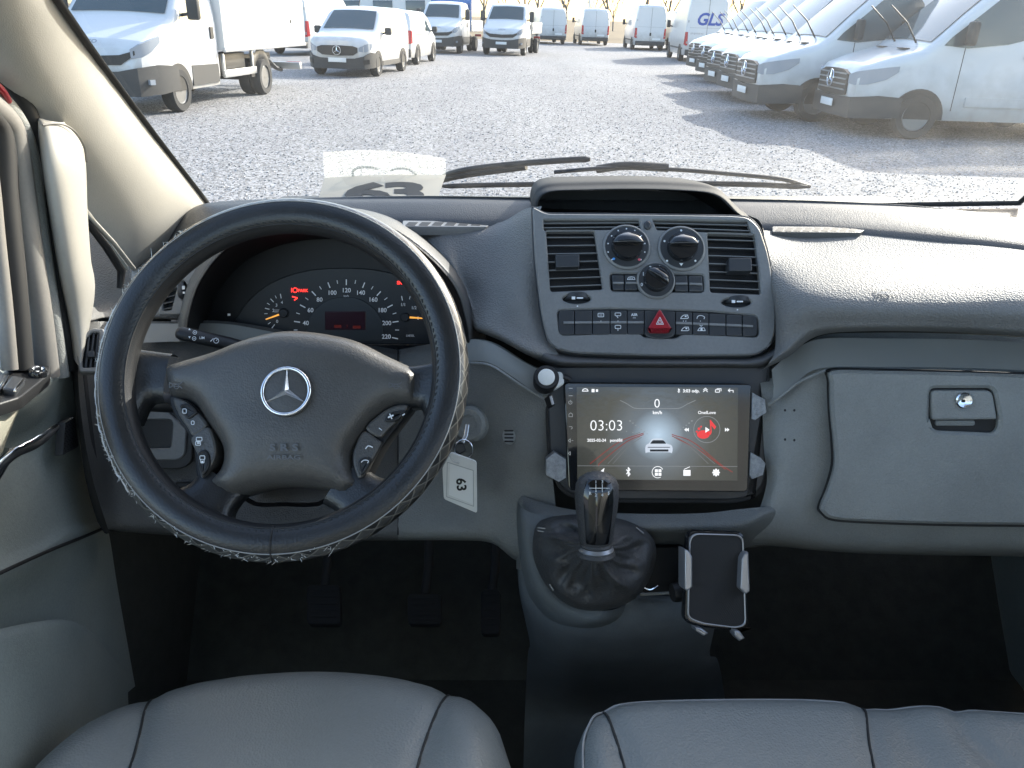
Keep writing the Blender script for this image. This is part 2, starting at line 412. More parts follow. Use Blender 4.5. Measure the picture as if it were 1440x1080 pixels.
# ================================================================== the cab we sit in
def WS(u, v):
    b = V((.2 + .80 * u, 1.98 - .40 * u * u, 1.275 + .095 * u * u)); t = V((.2 + .66 * u, .80 - .18 * u * u, 2.02 - .07 * u * u))
    return b.lerp(t, v) + V((0, .03, .05)) * (4 * v * (1 - v)) * .5
cab = thing('van_cab', 'pale beige trimmed cab shell of the van around the windscreen', 'van', (.2, .5, .5))
def glass_mat():
    m = bpy.data.materials.new('windscreen_glass'); m.use_nodes = True; n = m.node_tree; n.nodes.clear()
    N = n.nodes.new; L = n.links.new
    out = N('ShaderNodeOutputMaterial'); tr = N('ShaderNodeBsdfTransparent'); tr.inputs[0].default_value = (.93, .955, .945, 1)
    gl = N('ShaderNodeBsdfGlossy'); gl.inputs['Roughness'].default_value = .02
    fr = N('ShaderNodeFresnel'); fr.inputs[0].default_value = 1.5
    mul = N('ShaderNodeMath'); mul.operation = 'MULTIPLY'; mul.inputs[1].default_value = 1.15; L(fr.outputs[0], mul.inputs[0])
    cl = N('ShaderNodeClamp'); L(mul.outputs[0], cl.inputs[0])
    mx = N('ShaderNodeMixShader'); L(cl.outputs[0], mx.inputs[0]); L(tr.outputs[0], mx.inputs[1]); L(gl.outputs[0], mx.inputs[2])
    # road film: thin dust that scatters sunlight, wiper-swept arcs and painted glare haze on the passenger side
    tc = N('ShaderNodeTexCoord')
    no = N('ShaderNodeTexNoise'); no.inputs['Scale'].default_value = 7; no.inputs['Detail'].default_value = 9; no.inputs['Roughness'].default_value = .7
    L(tc.outputs['Object'], no.inputs['Vector'])
    mr = N('ShaderNodeMapRange'); mr.inputs[1].default_value = .35; mr.inputs[2].default_value = .8; mr.inputs[3].default_value = .006; mr.inputs[4].default_value = .032
    L(no.outputs['Fac'], mr.inputs[0])
    piv = N('ShaderNodeVectorMath'); piv.operation = 'DISTANCE'; piv.inputs[1].default_value = ARC_C
    L(tc.outputs['Object'], piv.inputs[0])
    no2 = N('ShaderNodeTexNoise'); no2.inputs['Scale'].default_value = 18; no2.inputs['Detail'].default_value = 6; L(tc.outputs['Object'], no2.inputs['Vector'])
    ad = N('ShaderNodeMath'); ad.operation = 'MULTIPLY_ADD'; ad.inputs[1].default_value = .012; L(no2.outputs['Fac'], ad.inputs[0]); L(piv.outputs['Value'], ad.inputs[2])
    rp = N('ShaderNodeValToRGB'); rp.color_ramp.interpolation = 'EASE'
    mr2 = N('ShaderNodeMapRange'); mr2.inputs[1].default_value = ARC_R0; mr2.inputs[2].default_value = ARC_R1; L(ad.outputs[0], mr2.inputs[0])
    e = rp.color_ramp.elements; e[0].position = 0; e[0].color = (.12, .12, .12, 1); e[1].position = 1; e[1].color = (0, 0, 0, 1)
    for pos, val in ((.30, .22), (.36, .42), (.39, .04), (.52, .05), (.56, .30), (.60, .26), (.63, .05), (.76, .04), (.80, .20), (.83, .04), (.92, .12), (.95, .02)):
        val *= .55; k = e.new(pos); k.color = (val, val, val, 1)
    L(mr2.outputs[0], rp.inputs[0])
    # arcs only on the passenger side
    sx = N('ShaderNodeSeparateXYZ'); L(tc.outputs['Object'], sx.inputs[0])
    side = N('ShaderNodeMapRange'); side.inputs[1].default_value = .52; side.inputs[2].default_value = .80; L(sx.outputs[0], side.inputs[0])
    ms = N('ShaderNodeMath'); ms.operation = 'MULTIPLY'; L(rp.outputs[0], ms.inputs[0]); L(side.outputs[0], ms.inputs[1])
    nm = N('ShaderNodeMath'); nm.operation = 'MULTIPLY'; L(ms.outputs[0], nm.inputs[0])
    nr = N('ShaderNodeMapRange'); nr.inputs[1].default_value = .3; nr.inputs[2].default_value = .7; nr.inputs[3].default_value = .5; nr.inputs[4].default_value = 1.2; L(no2.outputs['Fac'], nr.inputs[0]); L(nr.outputs[0], nm.inputs[1])
    hz_ = N('ShaderNodeMapRange'); hz_.inputs[1].default_value = .30; hz_.inputs[2].default_value = .95; hz_.inputs[4].default_value = .05; L(sx.outputs[0], hz_.inputs[0])  # film thickened towards the right in place of glare on the glass
    nh = N('ShaderNodeMath'); nh.operation = 'MULTIPLY_ADD'; L(hz_.outputs[0], nh.inputs[0]); L(nr.outputs[0], nh.inputs[1]); L(nm.outputs[0], nh.inputs[2]); nm = nh
    sm_ = N('ShaderNodeMath'); sm_.operation = 'ADD'; sm_.use_clamp = True; L(mr.outputs[0], sm_.inputs[0]); L(nm.outputs[0], sm_.inputs[1])
    df = N('ShaderNodeBsdfTranslucent'); df.inputs[0].default_value = (.86, .84, .76, 1)
    d2 = N('ShaderNodeBsdfDiffuse'); d2.inputs[0].default_value = (.7, .68, .62, 1)
    dm = N('ShaderNodeMixShader'); dm.inputs[0].default_value = .4; L(df.outputs[0], dm.inputs[1]); L(d2.outputs[0], dm.inputs[2])
    mx2 = N('ShaderNodeMixShader'); L(sm_.outputs[0], mx2.inputs[0]); L(mx.outputs[0], mx2.inputs[1]); L(dm.outputs[0], mx2.inputs[2])
    L(mx2.outputs[0], out.inputs[0]); M['glass'] = m
def pane_mat(name, tint):
    m = bpy.data.materials.new(name); m.use_nodes = True; n = m.node_tree; n.nodes.clear(); N = n.nodes.new; L = n.links.new
    out = N('ShaderNodeOutputMaterial'); tr = N('ShaderNodeBsdfTransparent'); tr.inputs[0].default_value = (*tint, 1)
    gl = N('ShaderNodeBsdfGlossy'); gl.inputs['Roughness'].default_value = .02; fr = N('ShaderNodeFresnel'); fr.inputs[0].default_value = 1.5
    mx = N('ShaderNodeMixShader'); L(fr.outputs[0], mx.inputs[0]); L(tr.outputs[0], mx.inputs[1]); L(gl.outputs[0], mx.inputs[2]); L(mx.outputs[0], out.inputs[0]); M[name] = m
WSP = PL(WS(.3, 0), WS(.3, .5), WS(.5, .2))
ac = WSP.hit(1475, 560); a0 = (WSP.hit(1440, 300) - ac).length; a1 = (WSP.hit(1440, 150) - ac).length
ARC_C, ARC_R0, ARC_R1 = tuple(ac), a0 * .96, a1
glass_mat(); pane_mat('pane', (.85, .9, .88))
nu, nv = 32, 16
g = obj('windscreen', [WS(-1.10 + 2.10 * i / nu, j / nv) for j in range(nv + 1) for i in range(nu + 1)],
        [(j * (nu + 1) + i, j * (nu + 1) + i + 1, (j + 1) * (nu + 1) + i + 1, (j + 1) * (nu + 1) + i) for j in range(nv) for i in range(nu)], 'glass', cab)
# black rubber surround of the windscreen
PE = [X(40, -60, -.49), X(75, -12, -.50), X(140, 82, -.545), X(215, 184, -.575), X(262, 245, -.588), X(297, 290, -.60)]
sur = crv(PE, 20) + [WS(-1 + u / 10, 0) for u in range(2, 20)] + [WS(1, v / 10) for v in range(0, 11)]
tube('windscreen_seal', [p + V((0, 0, -.004)) for p in sur], .0055, 'gasket', cab, 6)
# left A-pillar trim
net('pillar_trim', [
    [X(40, -60, -.49), X(75, -12, -.50), X(140, 82, -.545), X(215, 184, -.575), X(262, 245, -.588), X(297, 290, -.60)],
    [X(-10, -60, -.485), X(30, -12, -.498), X(100, 95, -.543), X(180, 205, -.573), X(240, 272, -.587), X(286, 305, -.602)],
    [X(-60, -60, -.51), X(-20, 10, -.525), X(65, 130, -.566), X(145, 245, -.600), X(210, 315, -.612), X(262, 345, -.622)],
    [X(-120, -60, -.57), X(-60, 50, -.585), X(48, 178, -.615), X(126, 314, -.66), X(183, 379, -.665), X(240, 390, -.67)]], 'beige', cab)
# quarter light between pillar and door
q0, q1, q2, q3 = X(122, 300, -.63), X(186, 380, -.636), X(176, 470, -.64), X(100, 470, -.64)
obj('quarter_window', [q0, q1, q2, q3], [(0, 1, 2, 3)], 'pane', cab, 0)
tube('quarter_window_seal', [X(112, 290, -.628), X(126, 316, -.63), X(150, 346, -.632), X(172, 380, -.634), X(170, 405, -.635)], [.004, .005, .006, .006, .004], 'gasket', cab, 6)
tube('quarter_window_trim', [X(116, 290, -.622), X(132, 312, -.625), X(160, 342, -.628), X(188, 378, -.63)], .004, 'beige', cab, 6)
# grab handle on the pillar
def col_net(name, L_, R_, dx, m, par, base=.0):
    rows = []
    for (lx, ly), (rx, ry), d in zip(L_, R_, dx):
        a, b = X(lx, ly, d - base), X(rx, ry, d - base); mid = (a + b) / 2
        rows.append([a + V((-.02, .03, 0)), a, a.lerp(b, .2) + V((.012, -.018, 0)), mid + V((.018, -.026, 0)), a.lerp(b, .8) + V((.014, -.02, 0)), b, b + V((-.015, .03, 0))])
    return net(name, rows, m, par, 4, 5)
gh = col_net('grab_handle', [(58, 166), (57, 177), (62, 230), (72, 300), (84, 380), (97, 450), (104, 505)],
        [(90, 170), (112, 200), (120, 228), (123, 300), (128, 370), (133, 415), (112, 505)], [-.585, -.575, -.568, -.572, -.58, -.588, -.59], 'beige_handle', cab)
tube('handle_seam', crv([X(60, 176, -.57), X(84, 174, -.562), X(104, 184, -.562), X(118, 206, -.566), X(122, 228, -.57)], 14), .0014, 'frame_grey', cab, 5)
# window frame, seals and B-side strips seen edge on at the far left
for nm, pts, r, m_ in (
    ('door_seal', [(-8, 100), (22, 128), (42, 165), (52, 205), (62, 300), (78, 400), (98, 520)], .011, 'gasket'),
    ('door_frame_trim', [(-25, 120), (8, 150), (30, 185), (42, 230), (55, 330), (68, 420), (84, 530)], .012, 'lower'),
    ('door_frame', [(-30, 138), (4, 168), (18, 200), (30, 280), (42, 370), (54, 450), (64, 530)], .017, 'frame_grey'),
    ('window_seal', [(-36, 150), (-8, 170), (4, 210), (10, 300), (20, 400), (30, 520)], .014, 'gasket'),
    ('window_channel', [(-50, 170), (-22, 200), (-12, 260), (-4, 340), (6, 430), (14, 520)], .009, 'frame_grey')):
    tube(nm, crv([X(a, b, -.60) for a, b in pts], 24), r, m_, cab, 10)
tube('warning_lamp', crv([X(-6, 118, -.585), X(4, 128, -.585), X(12, 142, -.59)], 6), .004, 'red_plastic', cab, 8)
# roof, headliner, right hand pillar, sills, bulkhead and floor (mostly out of the picture, they shade the cab)
def sheet(name, rows, m, par): return net(name, rows, m, par, 4, 4)
sheet('roof_lining', [[WS(u, 1) for u in (-1, -.5, 0, .5, 1)], [V((x, .45, 2.03 + .05 * (1 - ((x - .2) / .7) ** 2))) for x in (-.48, -.15, .2, .55, .88)],
       [V((x, -.5, 2.04 + .05 * (1 - ((x - .2) / .7) ** 2))) for x in (-.5, -.15, .2, .55, .9)]], 'beige', cab)
tube('right_pillar', [WS(1, v / 6) + V((.10, -.02, 0)) for v in range(7)], .045, 'beige', cab, 8)
tube('roof_rail', [WS(1, 1) + V((.03, -.02, 0)), V((.93, .2, 2.0)), V((.95, -.5, 2.02))], .04, 'beige', cab, 8)
tube('left_roof_rail', [WS(-1, 1) + V((-.03, -.02, 0)), V((-.53, .2, 2.0)), V((-.55, -.5, 2.02))], .04, 'beige', cab, 8)
box('right_door_panel', (1.02, .10, .96), (.06, 2.6, .90), 'door_grey', cab, .01)  # unseen door side, raised and lengthened to keep sun off the seats
box('left_side_panel', (-.66, -.75, .92), (.05, 1.3, .84), 'door_grey', cab, .01)
box('floor', (.2, -.05, .49), (2.0, 2.9, .03), 'carpet', cab)
sheet('bulkhead', [[V((x, 1.52, 1.34)) for x in (-.68, .2, 1.05)], [V((x, 1.50, .95)) for x in (-.68, .2, 1.05)], [V((x, 1.40, .75)) for x in (-.68, .2, 1.05)], [V((x, 1.18, .49)) for x in (-.68, .2, 1.05)]], 'carpet', cab)
box('left_kick_panel', (-.665, 1.22, .82), (.04, .62, .78), 'carpet', cab, .01)
box('scuttle', (.2, 2.12, 1.20), (1.7, .24, .10), 'soft_black', cab, .02)

# ================================================================== driver's door
door = thing('driver_door', 'green grey door panel with armrest beside the driver seat', 'door', (-.60, .6, .55))
dx = -.585
net('door_panel', [
    [X(-130, 475, -.70), X(-40, 484, -.70), X(40, 486, -.685), X(88, 487, -.66), X(102, 492, -.655)],
    [X(-130, 505, -.60), X(-40, 520, -.60), X(30, 545, -.60), X(92, 497, -.62), X(108, 515, -.64)],
    [X(-130, 560, -.565), X(-40, 560, -.572), X(35, 568, -.572), X(94, 512, -.60), X(110, 530, -.63)],
    [X(-130, 610, -.59), X(-40, 600, -.60), X(40, 590, -.605), X(90, 545, -.61), X(113, 565, -.635)],
    [X(-130, 660, -.63), X(-40, 640, -.63), X(35, 620, -.635), X(88, 590, -.62), X(116, 600, -.64)],
    [X(-130, 720, -.615), X(-40, 705, -.615), X(40, 690, -.615), X(98, 660, -.62), X(126, 665, -.64)],
    [X(-130, 800, -.60), X(-40, 790, -.60), X(40, 765, -.602), X(105, 725, -.61), X(140, 728, -.635)],
    [X(-130, 835, -.575), X(-40, 825, -.578), X(45, 792, -.585), X(112, 755, -.60), X(152, 745, -.63)],
    [X(-130, 900, -.60), X(-40, 890, -.60), X(55, 850, -.605), X(125, 835, -.612), X(166, 830, -.63)],
    [X(-130, 1180, -.60), X(-40, 1150, -.60), X(70, 1080, -.605), X(150, 1000, -.612), X(190, 965, -.63)]], 'door_grey', door, 5, 5)
net('door_pocket', [
    [X(-130, 905, -.575), X(-40, 893, -.575), X(40, 876, -.578), X(95, 872, -.585), X(130, 890, -.595), X(158, 925, -.605), X(186, 955, -.62)],
    [X(-130, 950, -.545), X(-40, 935, -.545), X(40, 915, -.55), X(90, 910, -.56), X(125, 925, -.575), X(152, 950, -.59), X(180, 980, -.61)],
    [X(-130, 1250, -.53), X(-40, 1250, -.53), X(40, 1250, -.535), X(90, 1240, -.55), X(125, 1230, -.565), X(160, 1180, -.58), X(190, 1100, -.61)]], 'door_grey', door, 5, 6)
tube('panel_seam', crv([X(-60, 838, -.572), X(0, 806, -.577), X(70, 774, -.584), X(120, 754, -.600), X(150, 741, -.620)], 16), .0022, 'gasket', door, 6)
# arm rest, coloured as lit by the sun
net('armrest', [
    [X(-120, 560, -.585), X(-30, 556, -.585), X(0, 552, -.58), X(20, 550, -.578), X(33, 551, -.578)],
    [X(-120, 590, -.545), X(-30, 592, -.55), X(0, 580, -.556), X(18, 566, -.562), X(34, 557, -.572)],
    [X(-120, 625, -.55), X(-30, 625, -.55), X(0, 605, -.555), X(15, 592, -.562), X(26, 578, -.578)],
    [X(-120, 660, -.57), X(-30, 658, -.575), X(0, 640, -.575), X(8, 622, -.578), X(14, 607, -.588)]], 'armrest_beige', door, 5, 4)
DP = PL(X(0, 545, -.585), X(90, 500, -.61), X(60, 490, -.65))
slab('switch_plate', rq([(-40, 556), (20, 512), (72, 514), (70, 526), (30, 558), (-40, 580)], 4), DP, -.01, .004, 'soft_black', door, .002)
sj = slab('mirror_switch', circ(53, 519, 14, 5.5, 24), DP, .003, .011, 'black_gloss', door, .002, dish=-.002)
Print().poly([(45, 518), (48, 516), (48, 520)]).poly([(61, 518), (58, 516), (58, 520)]).poly([(53, 514.5), (56, 516), (50, 516)]).poly([(53, 523), (56, 521.5), (50, 521.5)]).lay('switch_marks', DP, .0112, 'white_print', sj)
for q in ([(-30, 548), (-6, 526), (12, 527), (-4, 552)], [(2, 545), (16, 527), (36, 531), (22, 548)]):
    s_ = slab('window_switch', rq(q, 3), DP, .002, .012, 'panel_dark', door, .003)
    slab('chrome_edge', [(q[2][0] - 3, q[2][1]), (q[2][0] + 1, q[2][1] + .5), (q[3][0] + 1, q[3][1] + .5), (q[3][0] - 3, q[3][1])], DP, .010, .0127, 'chrome', s_, .0005)
# pull handle and small grille
tube('door_handle', crv([X(-14, 672, -.60), X(2, 652, -.585), X(22, 636, -.575), X(45, 626, -.57), X(66, 611, -.575), X(80, 601, -.59)], 20), [.010] * 3 + [.009] * 12 + [.008, .007, .006, .005, .004], 'panel_dark', door, 10, flat=.7)
tube('handle_strip', crv([X(-14, 668, -.592), X(2, 647, -.577), X(22, 631, -.567), X(45, 621, -.562), X(66, 606.5, -.568), X(79, 598, -.585)], 20), .0025, 'chrome', door, 6)
tube('door_gap', crv([X(104, 480, -.60), X(112, 530, -.595), X(120, 600, -.59), X(132, 680, -.585), X(152, 748, -.58)], 16), [.006] * 3 + [.009] * 12 + [.005], 'gasket', door, 6)
tube('handle_bezel', crv([X(-18, 690, -.612), X(0, 660, -.605), X(8, 646, -.60), X(12, 632, -.60)], 8), .006, 'chrome', door, 8)
GP = PL(X(88, 640, -.603), X(108, 595, -.612), X(95, 590, -.607))
pr = slab('speaker_grille', rq([(92, 594), (106, 586), (111, 628), (88, 641)], 2), GP, -.004, .006, 'panel_dark', door, .001)
mk = Print()
for j in range(12):
    for i in range(5):
        t = (j + .5) / 12; xa = 92.5 - 3.5 * t; xb = 105.5 + 4 * t; y_ = 594 + 42 * t - (i / 4) * 9; x_ = xa + (xb - xa) * (i + .5) / 5 + (.8 if j % 2 else -.6)
        mk.poly(circ(x_, y_, 1.1, 1.1, 6))
mk.lay('grille_holes', GP, .0064, 'black', pr)
# ================================================================== dashboard
dash = thing('dashboard', 'grey moulded dashboard spanning the cab under the windscreen', 'dashboard', (.2, 1.15, .95))
lipp = [(215, 330, 1.50), (255, 303, 1.48), (288, 288, 1.45), (380, 283, 1.40), (450, 281, 1.36), (600, 279, 1.33), (745, 281, 1.32), (900, 281, 1.32), (1040, 283, 1.32), (1157, 286, 1.31), (1298, 293, 1.29), (1440, 310, 1.25), (1600, 340, 1.18)]
r1 = [H(*p) for p in lipp]
def base_at(p):
    u = max(-1, min(1, (p.x * 1.15 - .2) / .8)); q = WS(u, 0); return q + V((0, -.01, -.012))
r0 = [base_at(p) for p in r1]
rm = [a.lerp(b, .55) + V((0, 0, -.022)) for a, b in zip(r0, r1)]
ry = [a + V((0, .03, -.004)) for a in r1]
low = [(215, 352, 1.44), (255, 330, 1.40), (288, 322, 1.36), (380, 314, 1.31), (450, 313, 1.28), (600, 313, 1.25), (745, 316, 1.24), (900, 318, 1.24), (1040, 319, 1.24), (1157, 323, 1.23), (1298, 334, 1.20), (1440, 349, 1.16), (1600, 372, 1.10)]
r2 = [H(*p) for p in low]; r3 = [p + V((0, -.01, -.03)) for p in r2]
rl = [a.lerp(b, .35) + V((0, -.004, .004)) for a, b in zip(r1, r2)]
net('dash_top', [r0, rm, ry, r1, rl, r2, r3], 'dash_dark', dash, 5, 4)
# passenger side airbag pad
net('airbag_pad', [
    [H(1052, 302, 1.16), H(1066, 322, 1.2), H(1120, 326, 1.225), H(1213, 329, 1.22), H(1330, 341, 1.19), H(1440, 352, 1.15), H(1600, 378, 1.09)],
    [H(1072, 318, 1.135), H(1082, 340, 1.15), H(1125, 352, 1.15), H(1213, 358, 1.14), H(1330, 366, 1.12), H(1440, 374, 1.08), H(1600, 396, 1.03)],
    [H(1079, 385, 1.09), H(1090, 395, 1.06), H(1130, 398, 1.03), H(1213, 400, 1.01), H(1330, 402, .995), H(1440, 404, .975), H(1600, 420, .93)],
    [H(1089, 440, 1.045), H(1098, 440, 1.01), H(1140, 430, .985), H(1213, 430, .965), H(1330, 432, .95), H(1440, 435, .935), H(1600, 450, .89)],
    [H(1090, 490, 1.005), H(1104, 480, .99), H(1142, 455, .98), H(1213, 452, .962), H(1330, 454, .948), H(1440, 458, .934), H(1600, 474, .89)],
    [H(1080, 512, .985), H(1106, 495, .98), H(1145, 468, .985), H(1213, 462, .970), H(1330, 463, .958), H(1440, 469, .943), H(1600, 486, .90)],
    [H(1070, 521, 1.02), H(1108, 502, 1.02), H(1148, 473, 1.03), H(1213, 466, 1.02), H(1330, 467, 1.01), H(1440, 473, .995), H(1600, 490, .95)]], 'pad', dash, 6, 6)
# driver side pad between the binnacle and the centre panel
net('driver_pad', [
    [H(560, 316, 1.27), H(600, 316, 1.262), H(660, 317, 1.256), H(705, 312, 1.24), H(738, 294, 1.20), H(762, 290, 1.15)],
    [H(588, 328, 1.245), H(618, 328, 1.23), H(655, 332, 1.22), H(700, 330, 1.20), H(735, 316, 1.165), H(757, 308, 1.135)],
    [H(622, 358, 1.19), H(634, 364, 1.18), H(650, 372, 1.175), H(692, 374, 1.15), H(732, 372, 1.11), H(758, 368, 1.105)],
    [H(650, 398, 1.145), H(655, 404, 1.14), H(660, 410, 1.14), H(692, 415, 1.10), H(732, 425, 1.06), H(764, 425, 1.07)],
    [H(661, 430, 1.11), H(664, 435, 1.10), H(668, 440, 1.09), H(696, 452, 1.055), H(738, 468, 1.025), H(774, 475, 1.03)],
    [H(662, 452, 1.085), H(668, 458, 1.07), H(676, 462, 1.06), H(704, 473, 1.03), H(745, 494, 1.0), H(788, 503, 1.005)],
    [H(662, 462, 1.10), H(670, 466, 1.09), H(678, 469, 1.08), H(706, 480, 1.05), H(748, 502, 1.02), H(790, 512, 1.02)]], 'pad', dash, 6, 6)
net('centre_chin', [
    [H(760, 480, 1.035), H(790, 498, 1.012), H(850, 503, 1.01), H(930, 504, 1.01), H(1010, 504, 1.01), H(1060, 502, 1.012), H(1095, 485, 1.03)],
    [H(752, 490, 1.01), H(785, 506, .99), H(850, 509, .988), H(930, 510, .988), H(1010, 510, .988), H(1066, 508, .99), H(1102, 490, 1.0)],
    [H(748, 500, 1.02), H(782, 513, 1.0), H(850, 515, 1.0), H(930, 516, 1.0), H(1010, 516, 1.0), H(1070, 515, 1.0), H(1108, 500, 1.02)],
    [H(748, 503, 1.08), H(782, 516, 1.07), H(850, 518, 1.07), H(930, 519, 1.07), H(1010, 519, 1.07), H(1070, 518, 1.07), H(1108, 503, 1.08)]], 'dash_dark', dash, 6, 4)
# defroster slots
for nm, x0, x1, y0, y1, yy in (('defroster_vent', 566, 688, 313, 319, 1.25), ('defroster_vent', 1086, 1214, 321, 327, 1.228)):
    P_ = PL(H(x0, y0, yy), H(x1, y1 - 1, yy), H(x0, y1 + 3, yy - .035))
    o_ = slab(nm, rq([(x0, y0 - 3), (x1 - 6, y0 - 2), (x1 + 4, y0 + 1), (x1 - 4, y1), (x0, y1 - 1)], 2), P_, -.01, .004, 'panel' if x0 < 800 else 'dash_dark', dash, .001)
    k_ = 6 if x0 < 800 else 9
    for i in range(k_):
        a = x0 + 4 + i * (x1 - x0 - 12) / k_; w_ = (x1 - x0 - 12) / k_ * .72
        slab('slot', [(a + 5, y0 - 1), (a + w_ + 5, y0 - .6), (a + w_, y1 - 2.0), (a, y1 - 2.4)], P_, .003, .0045, 'black', o_, .0003)
# raised tray cowl above the centre panel
hoodp = [(748, 298), (750, 282), (757, 270), (775, 263), (830, 261), (900, 260), (960, 262), (1000, 266), (1020, 276), (1034, 292), (1052, 306)]
ho = crv([H(a, b, 1.19) for a, b in hoodp], 40); hi = crv([H(900 + (a - 900) * .955, 305 + (b - 305) * .86, 1.17) for a, b in hoodp], 40)
hb = [p + V((0, .16, -.015)) for p in ho]; hib = [p + V((0, .15, -.03)) for p in hi]
rows = [hb, [a + V((0, .03, .002)) for a in ho], ho, [a.lerp(b, .5) + V((0, -.008, 0)) for a, b in zip(ho, hi)], hi]
net('tray_cowl', [[r[i] for i in range(0, 40, 3)] for r in rows], 'cowl', dash, 3, 4)
net('tray_inside', [[r[i] for i in range(0, 40, 3)] for r in (hi, [a + V((0, .05, -.008)) for a in hi], hib)], 'black', dash, 3, 3)
obj('tray_back', hib, [tuple(range(40))], 'black', dash, 0)
tf = [H(757, 307, 1.128), H(1056, 314, 1.128)]
obj('tray_floor', [tf[0], tf[1], tf[1] + V((0, .24, -.03)), tf[0] + V((0, .24, -.03))], [(0, 1, 2, 3)], 'black', dash, 0)

# ---- centre control panel
CP = PL(H(765, 308, 1.12), H(1070, 312, 1.12), H(790, 500, 1.0))
cpo = rq([(749, 290), (768, 300), (900, 301), (1030, 303), (1052, 305), (1068, 318), (1082, 360), (1092, 440), (1089, 478), (1070, 499), (930, 500), (800, 496), (772, 485), (761, 440), (752, 360)], [4, 8, 10, 8, 8, 12, 20, 20, 14, 18, 10, 18, 14, 20, 20])
vl = rq([(768, 325), (836, 325), (848, 407), (774, 410)], 4); vr = rq([(995, 328), (1062, 330), (1071, 414), (999, 411)], 4)
t1 = rq([(764, 309), (899, 309), (901, 322), (765, 324)], 2); t2 = rq([(918, 309), (1052, 311), (1058, 329), (924, 323)], 2)
th1, th2 = circ(811, 420, 20, 6.5, 24), circ(1036, 425, 21, 6.5, 24)
bt = rq([(858, 384), (990, 386), (990, 411), (859, 409)], 5); br = rq([(783, 436), (858, 434), (940, 436), (1000, 438), (1066, 444), (1068, 474), (1000, 470), (960, 469), (950, 476), (905, 474), (900, 468), (860, 468), (788, 471)], [7, 0, 0, 0, 8, 8, 0, 4, 4, 4, 4, 0, 8])
cen = plate('centre_panel', cpo, [vl, vr, t1, t2, th1, th2, bt, br], CP, 0, 'panel', dash, .03, .03, .002)
slab('panel_back', cpo, CP, -.036, -.031, 'black', cen, .001)
for q in (vl, vr, t1, t2):
    gx = sum(a for a, b in q) / len(q); gy = sum(b for a, b in q) / len(q)
    slab('vent_duct', [(gx + (a - gx) * 1.02, gy + (b - gy) * 1.02) for a, b in q], CP, -.030, -.010, 'black', cen, .0005)
slab('panel_gasket', [(915 + (x - 915) * 1.012, 400 + (y - 400) * 1.02) for x, y in cpo], CP, -.03, -.010, 'panel_dark', cen, .002)
def louvers(q, n, tilt, par):
    q = [V(p) for p in q]
    for i in range(n):
        t = (i + .75) / (n + .35); a = q[0].lerp(q[3], t); b = q[1].lerp(q[2], t)
        A, B = CP.hit(a.x, a.y, -.004), CP.hit(b.x, b.y, -.004)
        d = (-CP.n * .004 + CP.v * .0003 * tilt); up = CP.v * .00055
        v = [A - up, B - up, B + up, A + up]; v += [p + d for p in v]
        obj('louvre', v, [(0, 1, 2, 3), (7, 6, 5, 4), (0, 4, 5, 1), (2, 6, 7, 3), (1, 5, 6, 2), (0, 3, 7, 4)], 'panel', par, 0)
louvers([(768, 325), (836, 325), (848, 407), (774, 410)], 7, 1, cen); louvers([(995, 328), (1062, 330), (1071, 414), (999, 411)], 7, 1, cen)
louvers([(764, 309), (899, 309), (901, 322), (765, 324)], 2, 1, cen); louvers([(918, 309), (1052, 311), (1058, 329), (924, 323)], 2, 1, cen)
for q in ([(781, 358), (815, 357), (815, 375), (782, 376)], [(1025, 362), (1057, 362), (1058, 381), (1025, 381)]): slab('vent_tab', rq(q, 2), CP, -.01, .007, 'panel_dark', cen, .0015)
for (x, y) in ((811, 420), (1036, 425)):
    lathe('vent_thumbwheel', [(.001, -.0045), (.017, -.0045), (.0185, -.003), (.0185, .003), (.017, .0045), (.001, .0045)], CP.hit(x, y, -.013), CP.v, 'panel_dark', cen, 28)
    Print().rect(x - 7, y - 3, x - 2, y + 1).rect(x, y - 2, x + 9, y).lay('thumbwheel_marks', CP, .0055, 'white_print', cen)
    Print().poly(circ(x + 1, y + 10.5, 1.2, 1.2, 8)).lay('index_dot', CP, .0005, 'white_print', cen)
slab('sun_sensor', circ(911, 316, 5.5, 6, 16), CP, -.002, .003, 'panel_dark', cen, .001, dish=.001)
def dial(x, y, r, kr, ang):
    c0 = CP.hit(x, y, 0); px_m = (CP.hit(x + 1, y) - CP.hit(x, y)).length
    b_ = lathe('dial', [(r * px_m * 1.10, -.001), (r * px_m * 1.07, .003), (r * px_m * .99, .0045), (r * px_m * .97, .003), (r * px_m * .60, .003), (r * px_m * .58, .001), (.0, .001)], c0, CP.n, 'panel', cen, 40)
    k_ = lathe('dial_ring', [(r * px_m * .96, .0034), (r * px_m * .62, .0044), (r * px_m * .60, .0035)], c0, CP.n, 'panel_dark', b_, 40)
    # grip: a rounded bar on a small drum
    lathe('knob', [(kr * px_m, .002), (kr * px_m, .012), (kr * px_m * .93, .016), (0, .017)], c0, CP.n, 'black_gloss', b_, 36)
    A = (CP.u * math.cos(ang) + CP.v * math.sin(ang)); B = CP.n.cross(A)
    k = kr * px_m * .96
    rows = []
    for t in (-1, -.92, -.6, 0, .6, .92, 1):
        hw = math.sqrt(max(0, 1 - t * t)) ; hh = .024 * (1 - .25 * t * t)
        p = c0 + A * (k * t)
        rows.append([p + B * (k * .86 * hw) + CP.n * .015, p + B * (k * .40 * min(1, hw * 1.3)) + CP.n * hh, p + B * (k * .12 * hw) + CP.n * (hh + .002), p - B * (k * .10 * hw) + CP.n * (hh + .001), p - B * (k * .16 * hw) + CP.n * .016])
    net('knob_grip', rows, 'black_gloss', b_, 4, 4)
    return b_
d1 = dial(881, 348, 31, 22, 0); d2 = dial(958, 350, 31, 21, 0); d3 = dial(922, 395, 25, 18, R(-35))
mk = Print()
